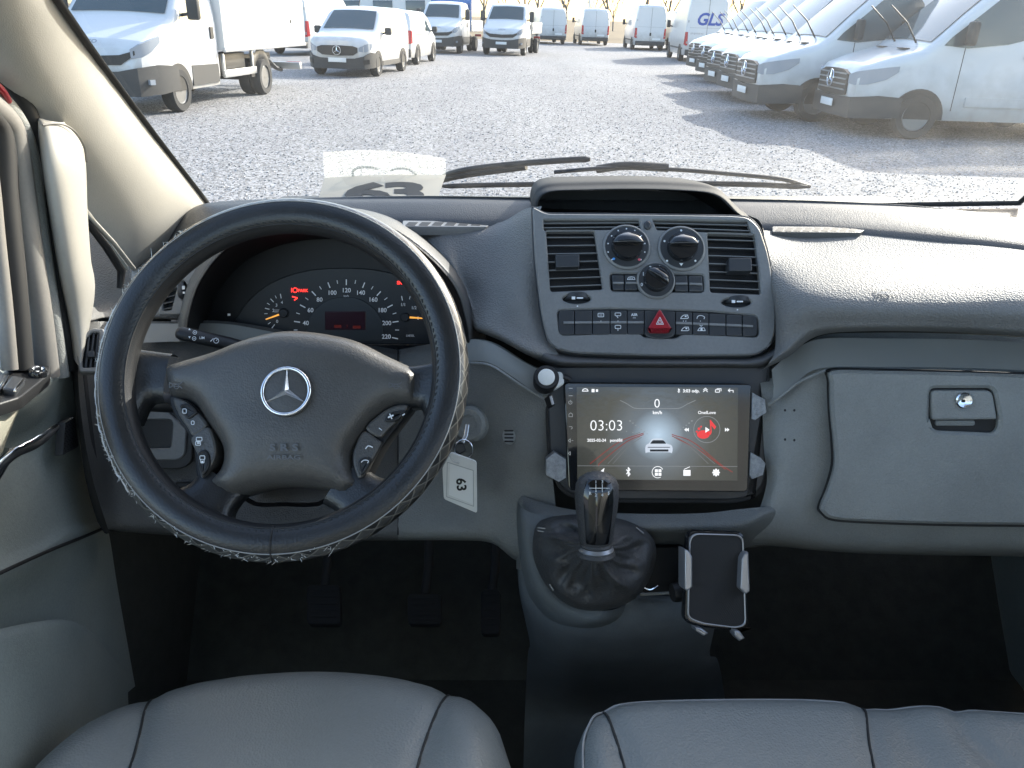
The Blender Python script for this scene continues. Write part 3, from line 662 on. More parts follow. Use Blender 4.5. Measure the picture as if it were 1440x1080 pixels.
for i in range(11): a = R(-220 + i * 26); mk.poly(circ(881 + 26.5 * math.cos(a), 348 + 26.5 * math.sin(a), 1.1, 1.1, 8))
for i in range(5): a = R(-220 + i * 65); mk.poly(circ(958 + 26 * math.cos(a), 350 + 26 * math.sin(a), 1.6, 1.6, 6))
mk.poly([(955, 331), (961, 331), (958, 327)]).poly([(958, 374), (961, 370), (955, 370)])
for i, s_ in enumerate(('1', '2', '3', '4')): mk.text(s_, 922 + 20 * math.cos(R(-150 + i * 38)), 395 + 20 * math.sin(R(-150 + i * 38)), 5, .02)
mk.text('0', 902.5, 400, 4.5, .02)
mk.lay('dial_markings', CP, .0052, 'white_print', cen, True)
Print().poly(circ(863, 364, 2.2, 1.7, 10)).lay('cold_mark', CP, .0054, 'blue_mark', d1); Print().poly(circ(899, 365, 2.2, 1.7, 10)).lay('warm_mark', CP, .0054, 'red_mark', d1)
# switch bank under the dials
for q in ([(860, 386), (877.5, 386), (877.5, 408), (862, 408)], [(878.5, 386), (897, 386), (897, 408), (878.5, 408)], [(948, 387), (967, 387), (968, 410), (949, 409.5)], [(968, 387), (988, 388), (989, 410), (969, 410)]):
    o_ = slab('push_button', rq(q, 2), CP, -.02, .001, 'panel_dark', cen, .002)
    slab('button_ridge', [(q[0][0] + 2, q[0][1] + 10), (q[1][0], q[1][1] + 10), (q[1][0], q[1][1] + 13), (q[0][0] + 2, q[0][1] + 13)], CP, .0005, .003, 'panel', o_, .001)
Print().line([(882, 393), (884, 390), (888, 389), (892, 390), (893, 393), (882, 393)], .8).line([(885, 393), (886, 391), (889, 391), (890, 393)], .6).lay('recirculation_icon', CP, .0018, 'white_print', cen)
# long switch row with the hazard switch
def ctop(x): return 436.5 + (x - 785) * .0 + max(0, x - 920) * .055 - (0 if x > 800 else 0)
def cbot(x): return 470 - max(0, 860 - x) * -.01 + max(0, x - 960) * .03
xs = [785, 808, 833, 858, 882, 906, 950, 974, 997, 1021, 1044, 1066]
btn = []
for i in range(len(xs) - 1):
    a, b = xs[i] + .6, xs[i + 1] - .6; q = [(a, ctop(a)), (b, ctop(b)), (b, cbot(b)), (a, cbot(a))]
    rad = [6 if i == 0 else .8, 7 if i == len(xs) - 2 else .8, 8 if i == len(xs) - 2 else .8, 8 if i == 0 else .8]
    o_ = slab('switch', rq(q, rad), CP, -.02, .001, 'panel_dark', cen, .0008); btn.append(o_)
    y_ = (ctop(a) + cbot(a)) / 2; y2 = (ctop(b) + cbot(b)) / 2
    if i != 5:
        slab('switch_ridge', [(a + (7 if i == 0 else 0), y_ - 2), (b - (6 if i == 10 else 0), y2 - 2), (b - (6 if i == 10 else 0), y2 + 1.5), (a + (7 if i == 0 else 0), y_ + 1.5)], CP, .0005, .0028, 'panel', o_, .001)
slab('hazard_housing', circ(928, 468, 22, 9, 24), CP, -.02, .0005, 'panel_dark', cen, .002)
hz = slab('hazard_switch', rq([(928, 433), (945, 462), (941, 467), (915, 467), (911, 462)], [5, 4, 4, 4, 4]), CP, -.01, .008, 'red_plastic', cen, .0016)
Print().line([(928, 446), (933, 456), (923, 456)], .8, True).line([(928, 449.5), (930.5, 454.5), (925.5, 454.5)], .6, True).lay('hazard_mark', CP, .0085, 'white_print', hz)
ic = Print()
ic.line(rr(841, 440.5, 849, 445.5, 1, 2), .9, True).line([(843, 443), (847, 443)], .8).line(rr(865, 440, 873, 444, 1, 2), .9, True).line([(867, 444), (869, 447)], .9)
ic.line(rr(865, 457.5, 873, 462, 1, 2), .9, True).line([(869, 462), (869, 465)], .9).text('ASR', 892, 442.5, 3.6, .02).line([(890, 447), (894, 447)], .6)
for x, y in ((962, 446), (963, 463)): ic.line([(x - 5, y + 2), (x - 3, y - 1), (x, y - 3), (x + 5, y - 3), (x + 6, y + 1), (x + 4, y + 2), (x - 5, y + 2)], .9).rect(x + 1, y - 2, x + 3.5, y)
ic.line([(980, 448), (981, 445), (984, 443.5), (988, 444), (991, 446), (990, 448.5)], .9).line([(981, 465), (984, 461), (990, 461), (992, 465), (981, 465)], .9).rect(985, 461, 988, 465).line([(984, 457), (986, 459), (988, 457)], .8)
for x in (845, 869, 961, 964.5, 985): ic.poly(circ(x, 451.5, .7, .7, 6))
ic.lay('switch_icons', CP, .0032, 'white_print', cen, True)
# ---- instrument binnacle
lipc = [(262, 478), (264, 445), (280, 395), (318, 348), (375, 318), (440, 306), (505, 308), (560, 328), (612, 368), (643, 408), (657, 455), (660, 482)]
lf = crv([H(a, b, 1.06) for a, b in lipc], 45)
def grow(k, y, dy=0): return crv([H(455 + (a - 455) * k, 470 + (b - 470) * k + dy, y) for a, b in lipc], 45)
pick = lambda r: [r[i] for i in range(0, 45, 4)]
net('binnacle_cowl', [pick(grow(1.12, 1.27, 6)), pick(grow(1.08, 1.17, 3)), pick(grow(1.03, 1.075)), pick(lf)], 'dash_dark', dash, 4, 5)
net('binnacle_inside', [pick(lf), pick(grow(.985, 1.062)), pick(grow(.94, 1.10)), pick(grow(.86, 1.17, 8))], 'black', dash, 4, 4)
KP = PL(H(350, 470, 1.165), H(600, 470, 1.165), H(450, 350, 1.195))
clus = thing('instrument_cluster', 'dark instrument cluster with white dials and amber needles behind the steering wheel', 'instrument cluster', tuple(KP.hit(460, 480)))
slab('cluster_housing', rq([(268, 500), (268, 400), (330, 335), (460, 312), (590, 340), (645, 400), (650, 510)], [10, 40, 40, 60, 40, 40, 10]), KP, -.03, -.004, 'black', clus, .002)
slab('gauge_face', px2([(318, 486), (330, 452), (352, 420), (385, 396), (430, 381), (480, 377), (530, 380), (575, 392), (605, 412), (620, 440), (622, 482), (560, 486), (440, 487)], 60, True), KP, -.006, .0, 'gauge_face', clus, .001)
slab('speedometer_centre', [(485 + 54 * math.cos(R(a)), 467 + 50 * math.sin(R(a))) for a in range(-195, 16, 7)], KP, -.002, .0012, 'gauge_inner', clus, .0008)
slab('lower_bezel', rq([(300, 482), (612, 484), (614, 497), (300, 497)], 3), KP, -.004, .006, 'black_gloss', clus, .002)
scx, scy = 487, 462
mk = Print()
for i in range(21):
    a = R(-192 + i * 10.2); big = i % 2 == 0; e = 1.0 + .02 * 0
    r0_, r1_ = (66, 74) if big else (69, 74)
    mk.line([(scx + r0_ * math.cos(a) * 1.0, scy + r0_ * math.sin(a) * .93), (scx + r1_ * math.cos(a), scy + r1_ * math.sin(a) * .93)], 1.5 if big else 1.0)
    if big: Print().text(str(20 + i * 10), scx + 57.5 * math.cos(a) * 1.0, scy + 58 * math.sin(a) * .93, 6.0, .015).lay('numeral', KP, .0018, 'gauge_print', clus)
for cx, cy, lab, a0, st in ((399, 440, ('0', '1', '2', '3', '4'), -232, 33), (570, 446, ('1/1', '1/2', '0'), -100, 46)):
    for i, s_ in enumerate(lab):
        a = R(a0 + i * st) if cx < 500 else R(-100 + i * 52)
        rr0 = 21 if cx < 500 else 24
        mk.line([(cx + rr0 * math.cos(a), cy + rr0 * math.sin(a)), (cx + (rr0 + 6) * math.cos(a), cy + (rr0 + 6) * math.sin(a))], 1.2)
        if s_ != '1': mk.text(s_, cx + (rr0 - 6) * math.cos(a), cy + (rr0 - 6) * math.sin(a), 4.2, .01)
        if i < len(lab) - 1:
            a2 = a + R(st / 2); mk.line([(cx + (rr0 + 2) * math.cos(a2), cy + (rr0 + 2) * math.sin(a2)), (cx + (rr0 + 6) * math.cos(a2), cy + (rr0 + 6) * math.sin(a2))], .9)
mk.text('km/h', 487, 416, 2.6).text('DIESEL', 577, 472, 2.8).line([(386, 436), (393, 436)], .6).line([(386, 438.5), (393, 438.5)], .6)
mk.rect(320, 441, 324, 444).rect(325, 455, 329, 458)
mk.lay('gauge_markings', KP, .0018, 'gauge_print', clus, True)
for cx, cy, a, ln in ((399, 440, 160, 27), (570, 446, 4, 26)):
    lathe('needle_hub', [(.0072, .001), (.0072, .004), (.006, .005), (0, .0052)], KP.hit(cx, cy), KP.n, 'soft_black', clus, 24)
    c_, s_ = math.cos(R(a)), math.sin(R(a))
    slab('needle', [(cx + c_ * 6 - s_ * 1.3, cy + s_ * 6 + c_ * 1.3), (cx + c_ * 6 + s_ * 1.3, cy + s_ * 6 - c_ * 1.3), (cx + c_ * ln + s_ * .7, cy + s_ * ln - c_ * .7), (cx + c_ * ln - s_ * .7, cy + s_ * ln + c_ * .7)], KP, .003, .0045, 'needle', clus, .0003)
slab('display', rr(457, 438, 514, 464, 1), KP, .001, .002, 'lcd', clus, .0003)
Print().rect(470, 457, 480, 461).rect(496, 458, 507, 462).text('7', 488, 459, 4).lay('display_segments', KP, .0024, 'ui_segment', clus)
w_ = Print().ring(415, 408, 3.2, 1, 12).text('PARK', 426, 408.5, 4, .02).line([(410, 405), (410, 411)], .9).line([(411, 417), (418, 419), (414, 422)], 1.6).text('SRS', 563, 397.5, 4.5, .02)
w_.lay('warning_lights', KP, .0019, 'red_lamp', clus, True)
# ---- left wing of the dashboard
net('left_wing', [
    [X(128, 432, -.63), H(150, 404, 1.36), H(182, 380, 1.38), H(232, 348, 1.38), H(290, 318, 1.36)],
    [X(126, 438, -.62), H(150, 418, 1.27), H(186, 398, 1.27), H(240, 370, 1.27), H(290, 342, 1.27)],
    [X(126, 444, -.61), H(148, 437, 1.19), H(195, 428, 1.18), H(248, 398, 1.19), H(286, 368, 1.2)],
    [X(128, 450, -.60), H(150, 446, 1.16), H(205, 446, 1.15), H(255, 446, 1.15), H(285, 446, 1.16)],
    [X(128, 452, -.61), H(150, 449, 1.19), H(205, 449, 1.19), H(255, 449, 1.19), H(285, 449, 1.19)]], 'pad', dash, 5, 5)
LV = PL(H(235, 442, 1.135), H(300, 442, 1.135), H(270, 370, 1.165))
vp = plate('left_vent_panel', rq([(222, 443), (228, 415), (262, 378), (300, 352), (304, 362), (292, 395), (266, 442)], [4, 6, 10, 3, 3, 8, 4]), [rq([(229, 412), (249, 404), (241, 436), (229, 437)], 2), circ(258, 409, 5.2, 14, 20)], LV, .004, 'panel', dash, .015, .01)
slab('vent_back', rq([(225, 440), (230, 405), (262, 385), (268, 430)], 2), LV, -.02, -.011, 'black', vp, .001)
for i in range(3): slab('louvre', [(228, 418 + i * 8), (248, 414 + i * 8), (247, 416 + i * 8), (228, 420.5 + i * 8)], LV, -.01, .002, 'panel_dark', vp, .0004)
lathe('thumbwheel', [(.001, -.004), (.0135, -.004), (.0145, -.002), (.0145, .002), (.0135, .004), (.001, .004)], LV.hit(258, 409, -.004), LV.u, 'panel_dark', vp, 24)
Print().rect(256, 402, 260, 407).rect(257, 410, 260, 413).line([(263, 410), (266, 410.5)], .8).lay('thumbwheel_marks', LV, .0115, 'white_print', vp)
# ---- lower fascia, driver side
DF = [
    [X(112, 452, -.60), H(150, 452, 1.14), H(230, 452, 1.14), H(320, 452, 1.15), H(430, 470, 1.17), H(560, 492, 1.15), H(640, 478, 1.10), H(690, 480, 1.05), H(738, 508, 1.03), H(768, 522, 1.03)],
    [X(110, 475, -.59), H(150, 480, 1.11), H(230, 482, 1.12), H(320, 490, 1.13), H(430, 500, 1.14), H(560, 505, 1.12), H(640, 500, 1.08), H(690, 505, 1.035), H(738, 525, 1.01), H(770, 540, 1.01)],
    [X(110, 535, -.585), H(152, 545, 1.06), H(230, 550, 1.07), H(320, 560, 1.08), H(430, 565, 1.09), H(560, 560, 1.08), H(640, 560, 1.05), H(690, 560, 1.02), H(740, 570, 1.005), H(772, 590, 1.005)],
    [X(118, 610, -.58), H(158, 620, 1.02), H(230, 630, 1.03), H(320, 640, 1.04), H(430, 640, 1.05), H(560, 635, 1.04), H(640, 630, 1.03), H(690, 630, 1.005), H(740, 640, .985), H(776, 650, .985)],
    [X(132, 680, -.575), H(165, 685, .98), H(230, 690, .99), H(320, 700, 1.0), H(430, 700, 1.01), H(560, 700, 1.0), H(640, 700, .995), H(690, 700, .98), H(735, 705, .965), H(780, 700, .96)],
    [X(150, 738, -.57), H(178, 742, .95), H(230, 745, .96), H(320, 750, .965), H(430, 752, .97), H(560, 752, .97), H(640, 752, .96), H(690, 756, .955), H(728, 775, .94), H(790, 770, .93)],
    [X(152, 744, -.575), H(180, 748, .99), H(230, 752, 1.0), H(320, 757, 1.0), H(430, 760, 1.0), H(560, 760, 1.0), H(640, 760, 1.0), H(692, 764, .99), H(730, 790, .97), H(795, 800, .96)]]
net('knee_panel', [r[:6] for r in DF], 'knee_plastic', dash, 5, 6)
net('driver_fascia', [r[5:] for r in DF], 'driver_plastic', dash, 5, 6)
tube('knee_seam', crv([r[5] + V((0, -.002, .001)) for r in DF[:6]], 30), .0012, 'gasket', dash, 5)
net('weave_strip', [
    [H(200, 455, 1.129), H(262, 455, 1.130), H(322, 456, 1.133), H(400, 470, 1.14)],
    [H(200, 467, 1.117), H(262, 468, 1.118), H(322, 472, 1.125), H(400, 482, 1.132)],
    [H(198, 482, 1.100), H(262, 480, 1.108), H(330, 480, 1.118), H(400, 490, 1.125)]], 'weave', dash, 5, 3)
net('centre_weave', [
    [H(655, 476, 1.07), H(690, 482, 1.035), H(735, 508, 1.012), H(766, 524, 1.005)],
    [H(655, 492, 1.055), H(690, 500, 1.022), H(735, 525, .998), H(768, 545, .995)],
    [H(655, 507, 1.045), H(690, 511, 1.015), H(735, 540, .99), H(762, 558, .99)]], 'weave', dash, 5, 3)
tube('trim_crease', crv([H(655, 510, 1.035), H(690, 514, 1.005), H(730, 540, .984), H(765, 561, .982)], 16), .0018, 'lower', dash, 6)
# side window vent
SV = PL(X(112, 520, -.578), X(146, 520, -.552), X(130, 465, -.572))
sv = plate('side_vent', rq([(109, 481), (128, 461), (147, 462), (143, 515), (138, 523), (112, 523), (108, 500)], [4, 5, 4, 5, 5, 4, 4]), [rq([(114, 484), (129, 467), (140, 467), (136, 516), (116, 517)], 3)], SV, .012, 'panel', dash, .012, .014)
slab('vent_back', rq([(112, 484), (130, 464), (144, 466), (139, 519), (113, 520)], 2), SV, -.006, .001, 'black', sv, .001)
for a, b in ((119, 122), (125.5, 128.5), (132, 135.5)): slab('louvre', [(a, 518), (b, 518), (b + 5, 466), (a + 5, 468)], SV, 0, .009, 'panel_dark', sv, .0006)
slab('vent_tab', rr(123, 493, 133, 502, 2), SV, .004, .014, 'panel_dark', sv, .001)
# lamp switch recess
SW = PL(H(190, 655, 1.005), H(265, 655, 1.012), H(230, 570, 1.045))
sw = plate('light_switch_bezel', rq([(150, 575), (232, 577), (262, 603), (260, 640), (250, 647), (160, 647), (150, 640)], [5, 4, 5, 6, 5, 6, 6]), [rq([(172, 590), (241, 590), (243, 594), (240, 630), (172, 632)], 4)], SW, .012, 'panel', dash, .02, .02)
slab('switch_recess', rr(160, 585, 255, 640, 4), SW, -.02, -.012, 'black', sw, .001)
lathe('rotary_switch', [(.017, -.01), (.016, .004), (.012, .007), (0, .008)], SW.hit(206, 612, -.006), SW.n, 'soft_black', sw, 28)
slab('switch_surround', rq([(140, 560), (240, 562), (272, 600), (270, 650), (255, 660), (150, 660)], 8), SW, -.004, .006, 'soft_black', dash, .002)
slab('lower_pocket', circ(190, 690, 24, 9, 20, .3), PL(H(160, 700, .985), H(250, 700, .992), H(200, 660, 1.005)), -.002, .0012, 'black', dash, .0005)
slab('bonnet_release', rr(246, 678, 278, 686, 3), PL(H(240, 690, .995), H(290, 690, .998), H(260, 650, 1.02)), -.002, .006, 'black', dash, .002)
# small round air grille
AG = PL(H(700, 620, 1.0), H(735, 620, .988), H(717, 590, 1.012))
ag = slab('round_grille', circ(715, 613, 9, 12, 24), AG, -.003, .002, 'lower', dash, .001)
for i in range(4): slab('slot', rr(709, 604.5 + i * 5, 722, 606.8 + i * 5, 1, 2), AG, .0015, .0026, 'black', ag, .0003)
# ignition lock
IP = H(662, 596, 1.02); ia = (CAM - IP).normalized() * .6 + V((-.5, -.4, .1)); ia.normalize()
lathe('ignition_lock', [(.027, -.03), (.026, .004), (.022, .008), (.014, .008), (.013, .005), (0, .005)], IP, ia, 'lower', dash, 28)
# ---- passenger fascia and glove box
net('passenger_fascia', [
    [H(1066, 522, 1.04), H(1102, 508, 1.05), H(1150, 474, 1.06), H(1213, 468, 1.055), H(1330, 469, 1.04), H(1440, 475, 1.02), H(1600, 492, .98)],
    [H(1070, 545, 1.01), H(1102, 530, 1.02), H(1150, 498, 1.025), H(1213, 494, 1.02), H(1330, 495, 1.01), H(1440, 500, .99), H(1600, 517, .95)],
    [H(1072, 575, 1.0), H(1100, 562, .995), H(1150, 524, 1.0), H(1213, 520, .995), H(1330, 522, .985), H(1440, 526, .968), H(1600, 540, .93)],
    [H(1074, 630, .98), H(1100, 620, .965), H(1150, 600, .97), H(1213, 600, .975), H(1330, 600, .965), H(1440, 602, .95), H(1600, 612, .91)],
    [H(1078, 680, .96), H(1100, 672, .945), H(1150, 665, .95), H(1213, 665, .955), H(1330, 668, .945), H(1440, 670, .93), H(1600, 680, .89)],
    [H(1060, 735, .94), H(1090, 725, .93), H(1150, 738, .93), H(1213, 742, .935), H(1330, 742, .925), H(1440, 744, .91), H(1600, 750, .87)],
    [H(1040, 765, .945), H(1085, 760, .94), H(1150, 768, .94), H(1213, 772, .945), H(1330, 774, .935), H(1440, 776, .92), H(1600, 782, .88)],
    [H(1040, 772, 1.0), H(1085, 768, 1.0), H(1150, 774, 1.0), H(1213, 778, 1.0), H(1330, 781, 1.0), H(1440, 783, 1.0), H(1600, 790, .98)]], 'lower', dash, 5, 6)
net('passenger_weave', [
    [H(1085, 520, 1.012), H(1108, 500, 1.026), H(1150, 477, 1.028), H(1240, 476, 1.024), H(1340, 477, 1.012), H(1440, 482, .995), H(1600, 498, .955)],
    [H(1088, 545, .995), H(1112, 526, 1.0), H(1150, 498, 1.008), H(1240, 496, 1.004), H(1340, 497, .994), H(1440, 501, .976), H(1600, 518, .935)],
    [H(1086, 566, .984), H(1118, 540, .984), H(1152, 518, .988), H(1240, 516, .984), H(1340, 517, .974), H(1440, 521, .957), H(1600, 535, .92)]], 'weave', dash, 5, 3)
tube('trim_crease', crv([H(1081, 569, .985), H(1100, 556, .978), H(1125, 536, .978), H(1160, 521, .984)], 14), .002, 'lower', dash, 6)
GB = PL(H(1170, 523, .985), H(1440, 528, .955), H(1170, 735, .915))
gbo = px2([(1172, 522), (1240, 522), (1340, 524), (1440, 527), (1560, 532), (1600, 560), (1600, 700), (1560, 742), (1440, 739), (1340, 738), (1240, 735), (1175, 731), (1158, 722), (1156, 712), (1166, 688), (1175, 655), (1174, 620), (1170, 580), (1169, 540)], 76, True)
glove = thing('glove_box', 'grey glove box lid with key lock on the passenger side', 'glove box', tuple(GB.hit(1300, 735)))
slab('lid_gap', [(1300 + (x - 1300) * 1.018, 630 + (y - 630) * 1.022) for x, y in gbo], GB, -.02, .002, 'gasket', glove, .0005)
hd = rq([(1309, 546), (1398, 546), (1406, 590), (1404, 610), (1312, 606), (1307, 590)], [8, 10, 8, 12, 12, 8])
lid = plate('lid', gbo, [hd], GB, .012, 'lower', glove, .014, .012, .004)
slab('handle_recess', [(1356 + (x - 1356) * 1.05, 578 + (y - 578) * 1.05) for x, y in hd], GB, -.01, -.002, 'lower', lid, .0005)
hn = slab('handle', rq([(1310, 549), (1396, 549), (1403, 590), (1311, 591)], [7, 10, 4, 5]), GB, -.002, .013, 'lower', glove, .003)
slab('handle_lip', rr(1315, 591, 1372, 599, 4), GB, -.004, .004, 'lower', hn, .002)
lk = lathe('lock', [(.0105, -.002), (.0105, .003), (.009, .0045), (.006, .0035), (0, .0035)], GB.hit(1355, 563, .013), GB.n, 'chrome', glove, 24)
slab('key_slot', rr(1352.5, 562, 1357.5, 566, 1, 2), GB, .016, .0172, 'black', lk, .0002)
for x, y in ((1104, 577), (1117, 577), (1104, 618), (1117, 619)):
    P_ = PL(H(1104, 577, .975), H(1117, 577, .973), H(1104, 618, .958)); Print().poly(circ(x, y, 1.7, 1.9, 8)).lay('screw_hole', P_, .004, 'black', dash)
AP = PL(H(1220, 405, 1.0), H(1270, 405, .995), H(1245, 425, .965))
Print().text('SRS', 1246, 403, 8, .03, sx=1.5).lay('airbag_lettering', AP, .006, 'pad_emboss', dash); Print().text('AIRBAG', 1248, 411.5, 4, .02, sx=1.6).lay('airbag_lettering', AP, .006, 'pad_emboss', dash)
# ================================================================== head unit
SP = PL(H(795, 538, 1.005), H(1057, 540, 1.005), H(800, 690, .948))
slab('radio_recess', rq([(768, 516), (1083, 514), (1081, 640), (1072, 690), (1040, 703), (830, 702), (790, 690), (774, 640)], [3, 3, 20, 20, 20, 20, 20, 20]), SP, -.03, -.012, 'panel_dark', dash, .002)
slab('radio_gap', rq([(765, 514), (1086, 512), (1085, 645), (1076, 694), (1042, 708), (828, 707), (786, 694), (770, 645)], [3, 3, 20, 20, 20, 20, 20, 20]), SP, -.034, -.016, 'gasket', dash, .001)
hu = thing('touchscreen', 'black tablet style touchscreen showing clock and speed in the centre console', 'touchscreen', tuple(SP.hit(926, 690)))
slab('bezel', rq([(793, 538), (1057, 540), (1052, 692), (800, 690)], 7), SP, -.012, .010, 'black_gloss', hu, .0015)
def screen_mat():
    m = bpy.data.materials.new('screen_picture'); m.use_nodes = True; n = m.node_tree; p = n.nodes['Principled BSDF']; N = n.nodes.new; L = n.links.new
    p.inputs['Base Color'].default_value = (.01, .01, .01, 1); p.inputs['Roughness'].default_value = .06
    fp = N('ShaderNodeTexNoise'); fp.inputs['Scale'].default_value = 26; fp.inputs['Detail'].default_value = 6; fr2 = N('ShaderNodeMapRange'); fr2.inputs[1].default_value = .4; fr2.inputs[2].default_value = .7; fr2.inputs[3].default_value = .04; fr2.inputs[4].default_value = .22; L(fp.outputs['Fac'], fr2.inputs[0]); L(fr2.outputs[0], p.inputs['Roughness'])
    tc = N('ShaderNodeTexCoord')
    d = N('ShaderNodeVectorMath'); d.operation = 'DISTANCE'; d.inputs[1].default_value = SP.hit(925, 612, .0105); L(tc.outputs['Object'], d.inputs[0])
    r = N('ShaderNodeValToRGB'); e = r.color_ramp.elements; e[0].position = 0; e[0].color = (.26, .34, .42, 1); e[1].position = 1; e[1].color = (.022, .024, .022, 1)
    k = e.new(.30); k.color = (.07, .085, .10, 1); k = e.new(.62); k.color = (.036, .038, .034, 1)
    mr = N('ShaderNodeMapRange'); mr.inputs[2].default_value = .12; L(d.outputs['Value'], mr.inputs[0]); L(mr.outputs[0], r.inputs[0])
    L(r.outputs[0], p.inputs['Emission Color']); p.inputs['Emission Strength'].default_value = .55
    M['screen_picture'] = m
screen_mat()
scr = slab('display', [(811, 544), (1038, 545), (1037, 676), (812, 674)], SP, .009, .0106, 'screen_picture', hu, .0002)
hS = .0109
road = Print().poly([(905, 620), (870, 668), (800 + 14, 672), (895, 618)])
ui = Print()
for nm, t, x, y, h_, b_ in (('clock_digits', '03:03', 853, 598, 15, -.012), ('speed_digit', '0', 924, 567, 12.5, -.008), ('speed_unit', 'km/h', 924.5, 580, 4.6, .02), ('date_text', '2025-02-24', 839, 619, 4, .02), ('weekday_text', 'pondělí', 866.5, 619, 4, .02), ('status_clock', '3:03 odp.', 972, 549.5, 4.4, .02), ('track_title', 'OneILove', 994, 580, 4.4, .01)):
    Print().text(t, x, y, h_, b_).lay(nm, SP, hS + .0004, 'ui_white', scr)
ui.line([(819, 550), (820, 547.5), (823, 546.5), (826, 547.5), (827, 550), (819, 550)], 1).rect(832, 547, 836, 551.5).rect(838, 547.5, 841, 551).line([(954, 546.5), (956, 551), (954, 552), (954, 546.5), (956, 548), (953, 551)], .6)
ui.line([(989, 551), (992, 548), (995, 551)], .9).line([(989, 548.5), (992, 545.8), (995, 548.5)], .9).line(rr(1006, 548, 1012, 551.5, .8, 2), .9, True).line([(1008, 546.5), (1014, 546.5), (1014, 550)], .8)
ui.line([(1031, 552), (1031, 549), (1024, 549)], .9).line([(1026.5, 546.8), (1024, 549), (1026.5, 551.2)], .9)
# dock icons
ui.line([(881, 660.5), (886, 666.5), (883.5, 669.5), (883.5, 657.5), (886, 660.5), (881, 666.5)], 1.2)
for a, b in ((921, 660), (926, 660), (921, 665), (926, 665)): ui.rect(a, b, a + 4, b + 4)
ui.ring(925, 664, 8, .8, 20, 60, 330)
ui.rect(961, 661, 971, 669).line([(962, 660), (970, 656.5)], .8).poly(circ(1007, 664.5, 4, 4, 14))
for i in range(8): a = R(i * 45); ui.poly(circ(1007 + 4.4 * math.cos(a), 664.5 + 4.4 * math.sin(a), 1.2, 1.2, 6))
ui.poly([(843, 664), (850, 658), (848, 667), (846.5, 664.5)])
ui.poly([(992, 600.5), (992, 608.5), (998, 604.5)])
for x, s_ in ((967, -1), (1021, 1)):
    for k in (0, 3): ui.poly([(x + k * s_ - 1.5 * s_, 601.5), (x + k * s_ - 1.5 * s_, 607), (x + k * s_ + 1.7 * s_, 604.3)])
ui.lay('screen_icons', SP, hS + .0004, 'ui_white', scr, True)
dim = Print().line(px2([(872, 563), (882, 568), (890, 573), (898, 574.5), (925, 574.5), (950, 574.5), (958, 573), (967, 568), (978, 563)], 24), .8).line([(812, 655), (1037, 656)], .5)
for i in range(7):
    dim.poly(circ(886 + i * 4.0, 592 + i * 3.0, 1.5 - i * .13, .9 - i * .07, 6)).poly(circ(973 - i * 4, 592 + i * 3.0, 1.5 - i * .13, .9 - i * .07, 6))
    dim.poly(circ(845 + i * 9, 601 + i * 1.4, .9, .7, 6))
dim.lay('screen_lines', SP, hS, 'ui_grey', scr, True)
car = Print().poly(px2([(908, 637), (908, 627), (913, 623), (917, 617.5), (924.5, 616.5), (932, 617.5), (936, 623), (945, 627), (945, 637), (940, 636), (912, 636)], 36, True))
car.lay('car_picture', SP, hS, 'ui_glow', scr)
Print().poly(rq([(918, 619), (933, 619), (937, 624), (914, 624)], 1.5)).line([(911, 629), (942, 629)], 1).rect(914, 632, 940, 635).lay('car_picture_detail', SP, hS + .0003, 'panel_dark', scr)
tr_ = Print()
for q in ([(905, 611), (880, 622), (845, 650), (842, 655)], [(905, 609), (870, 622), (830, 652)], [(945, 611), (975, 622), (1012, 652), (1030, 664)], [(945, 613), (985, 634), (1020, 660)]): tr_.line(px2(q, 14), 1.1)
tr_.lay('light_trails', SP, hS - .0001, 'ui_trail', scr, True)
t2_ = Print()
for q in ([(900, 614), (880, 626), (855, 652)], [(902, 615), (884, 628), (862, 652)], [(950, 614), (978, 630), (1005, 652)], [(948, 615), (972, 630), (996, 652)], [(900, 608), (860, 624)]): t2_.line(px2(q, 14), .8)
t2_.lay('road_lines', SP, hS - .00005, 'ui_dim', scr, True)
alb = Print().ring(994, 604, 18.5, .7, 28).lay('album_ring', SP, hS, 'ui_grey', scr)
Print().poly(circ(989, 611, 9, 6, 14)).line([(1000, 608), (999, 591)], 1.6).poly([(999, 590), (1007, 600), (1005, 604), (1000, 598)]).poly(circ(997, 609, 3.4, 2.8, 10)).poly(circ(983, 603, 2, 2, 8)).poly(circ(980, 607, 1.6, 1.6, 8)).poly(circ(986, 600, 1.3, 1.3, 8)).lay('album_picture', SP, hS - .0001, 'ui_red', scr)
sidei = Print().line([(800, 546), (805, 546)], .9).line([(800, 556.5), (805, 556.5)], .9).ring(802, 566, 2.4, .8, 12, -60, 240).line([(802, 562.5), (802, 566)], .8)
sidei.line([(800, 586), (800, 582.5), (802.5, 580.5), (805, 582.5), (805, 586), (800, 586)], .8).line([(800, 600), (804, 600), (805, 602), (803, 603.5)], .8).line([(799, 619.5), (802, 617), (802, 622), (799, 619.5)], .8).line([(804, 619.5), (806, 619.5)], .8).line([(799, 637.5), (802, 635), (802, 640), (799, 637.5)], .8)
sidei.lay('side_key_symbols', SP, hS - .0004, 'ui_grey', hu, True)
# metal-look tape pads holding the unit
for q in ([(780, 636), (796, 646), (796, 672), (786, 678), (768, 668), (768, 646)], [(1058, 552), (1076, 562), (1078, 580), (1062, 591), (1057, 589)], [(1056, 636), (1070, 644), (1077, 652), (1073, 668), (1058, 674), (1054, 668)]):
    tp = slab('tape_patch', q, SP, -.012, .0115, 'tape', None, .0008)
    lab = {780: 'grey hexagonal patch at the lower left corner of the touchscreen', 1058: 'grey hexagonal patch at the upper right edge of the touchscreen', 1056: 'grey hexagonal patch at the lower right edge of the touchscreen'}[q[0][0]]
    prop(tp, lab, 'patch', 'patches round the touchscreen')
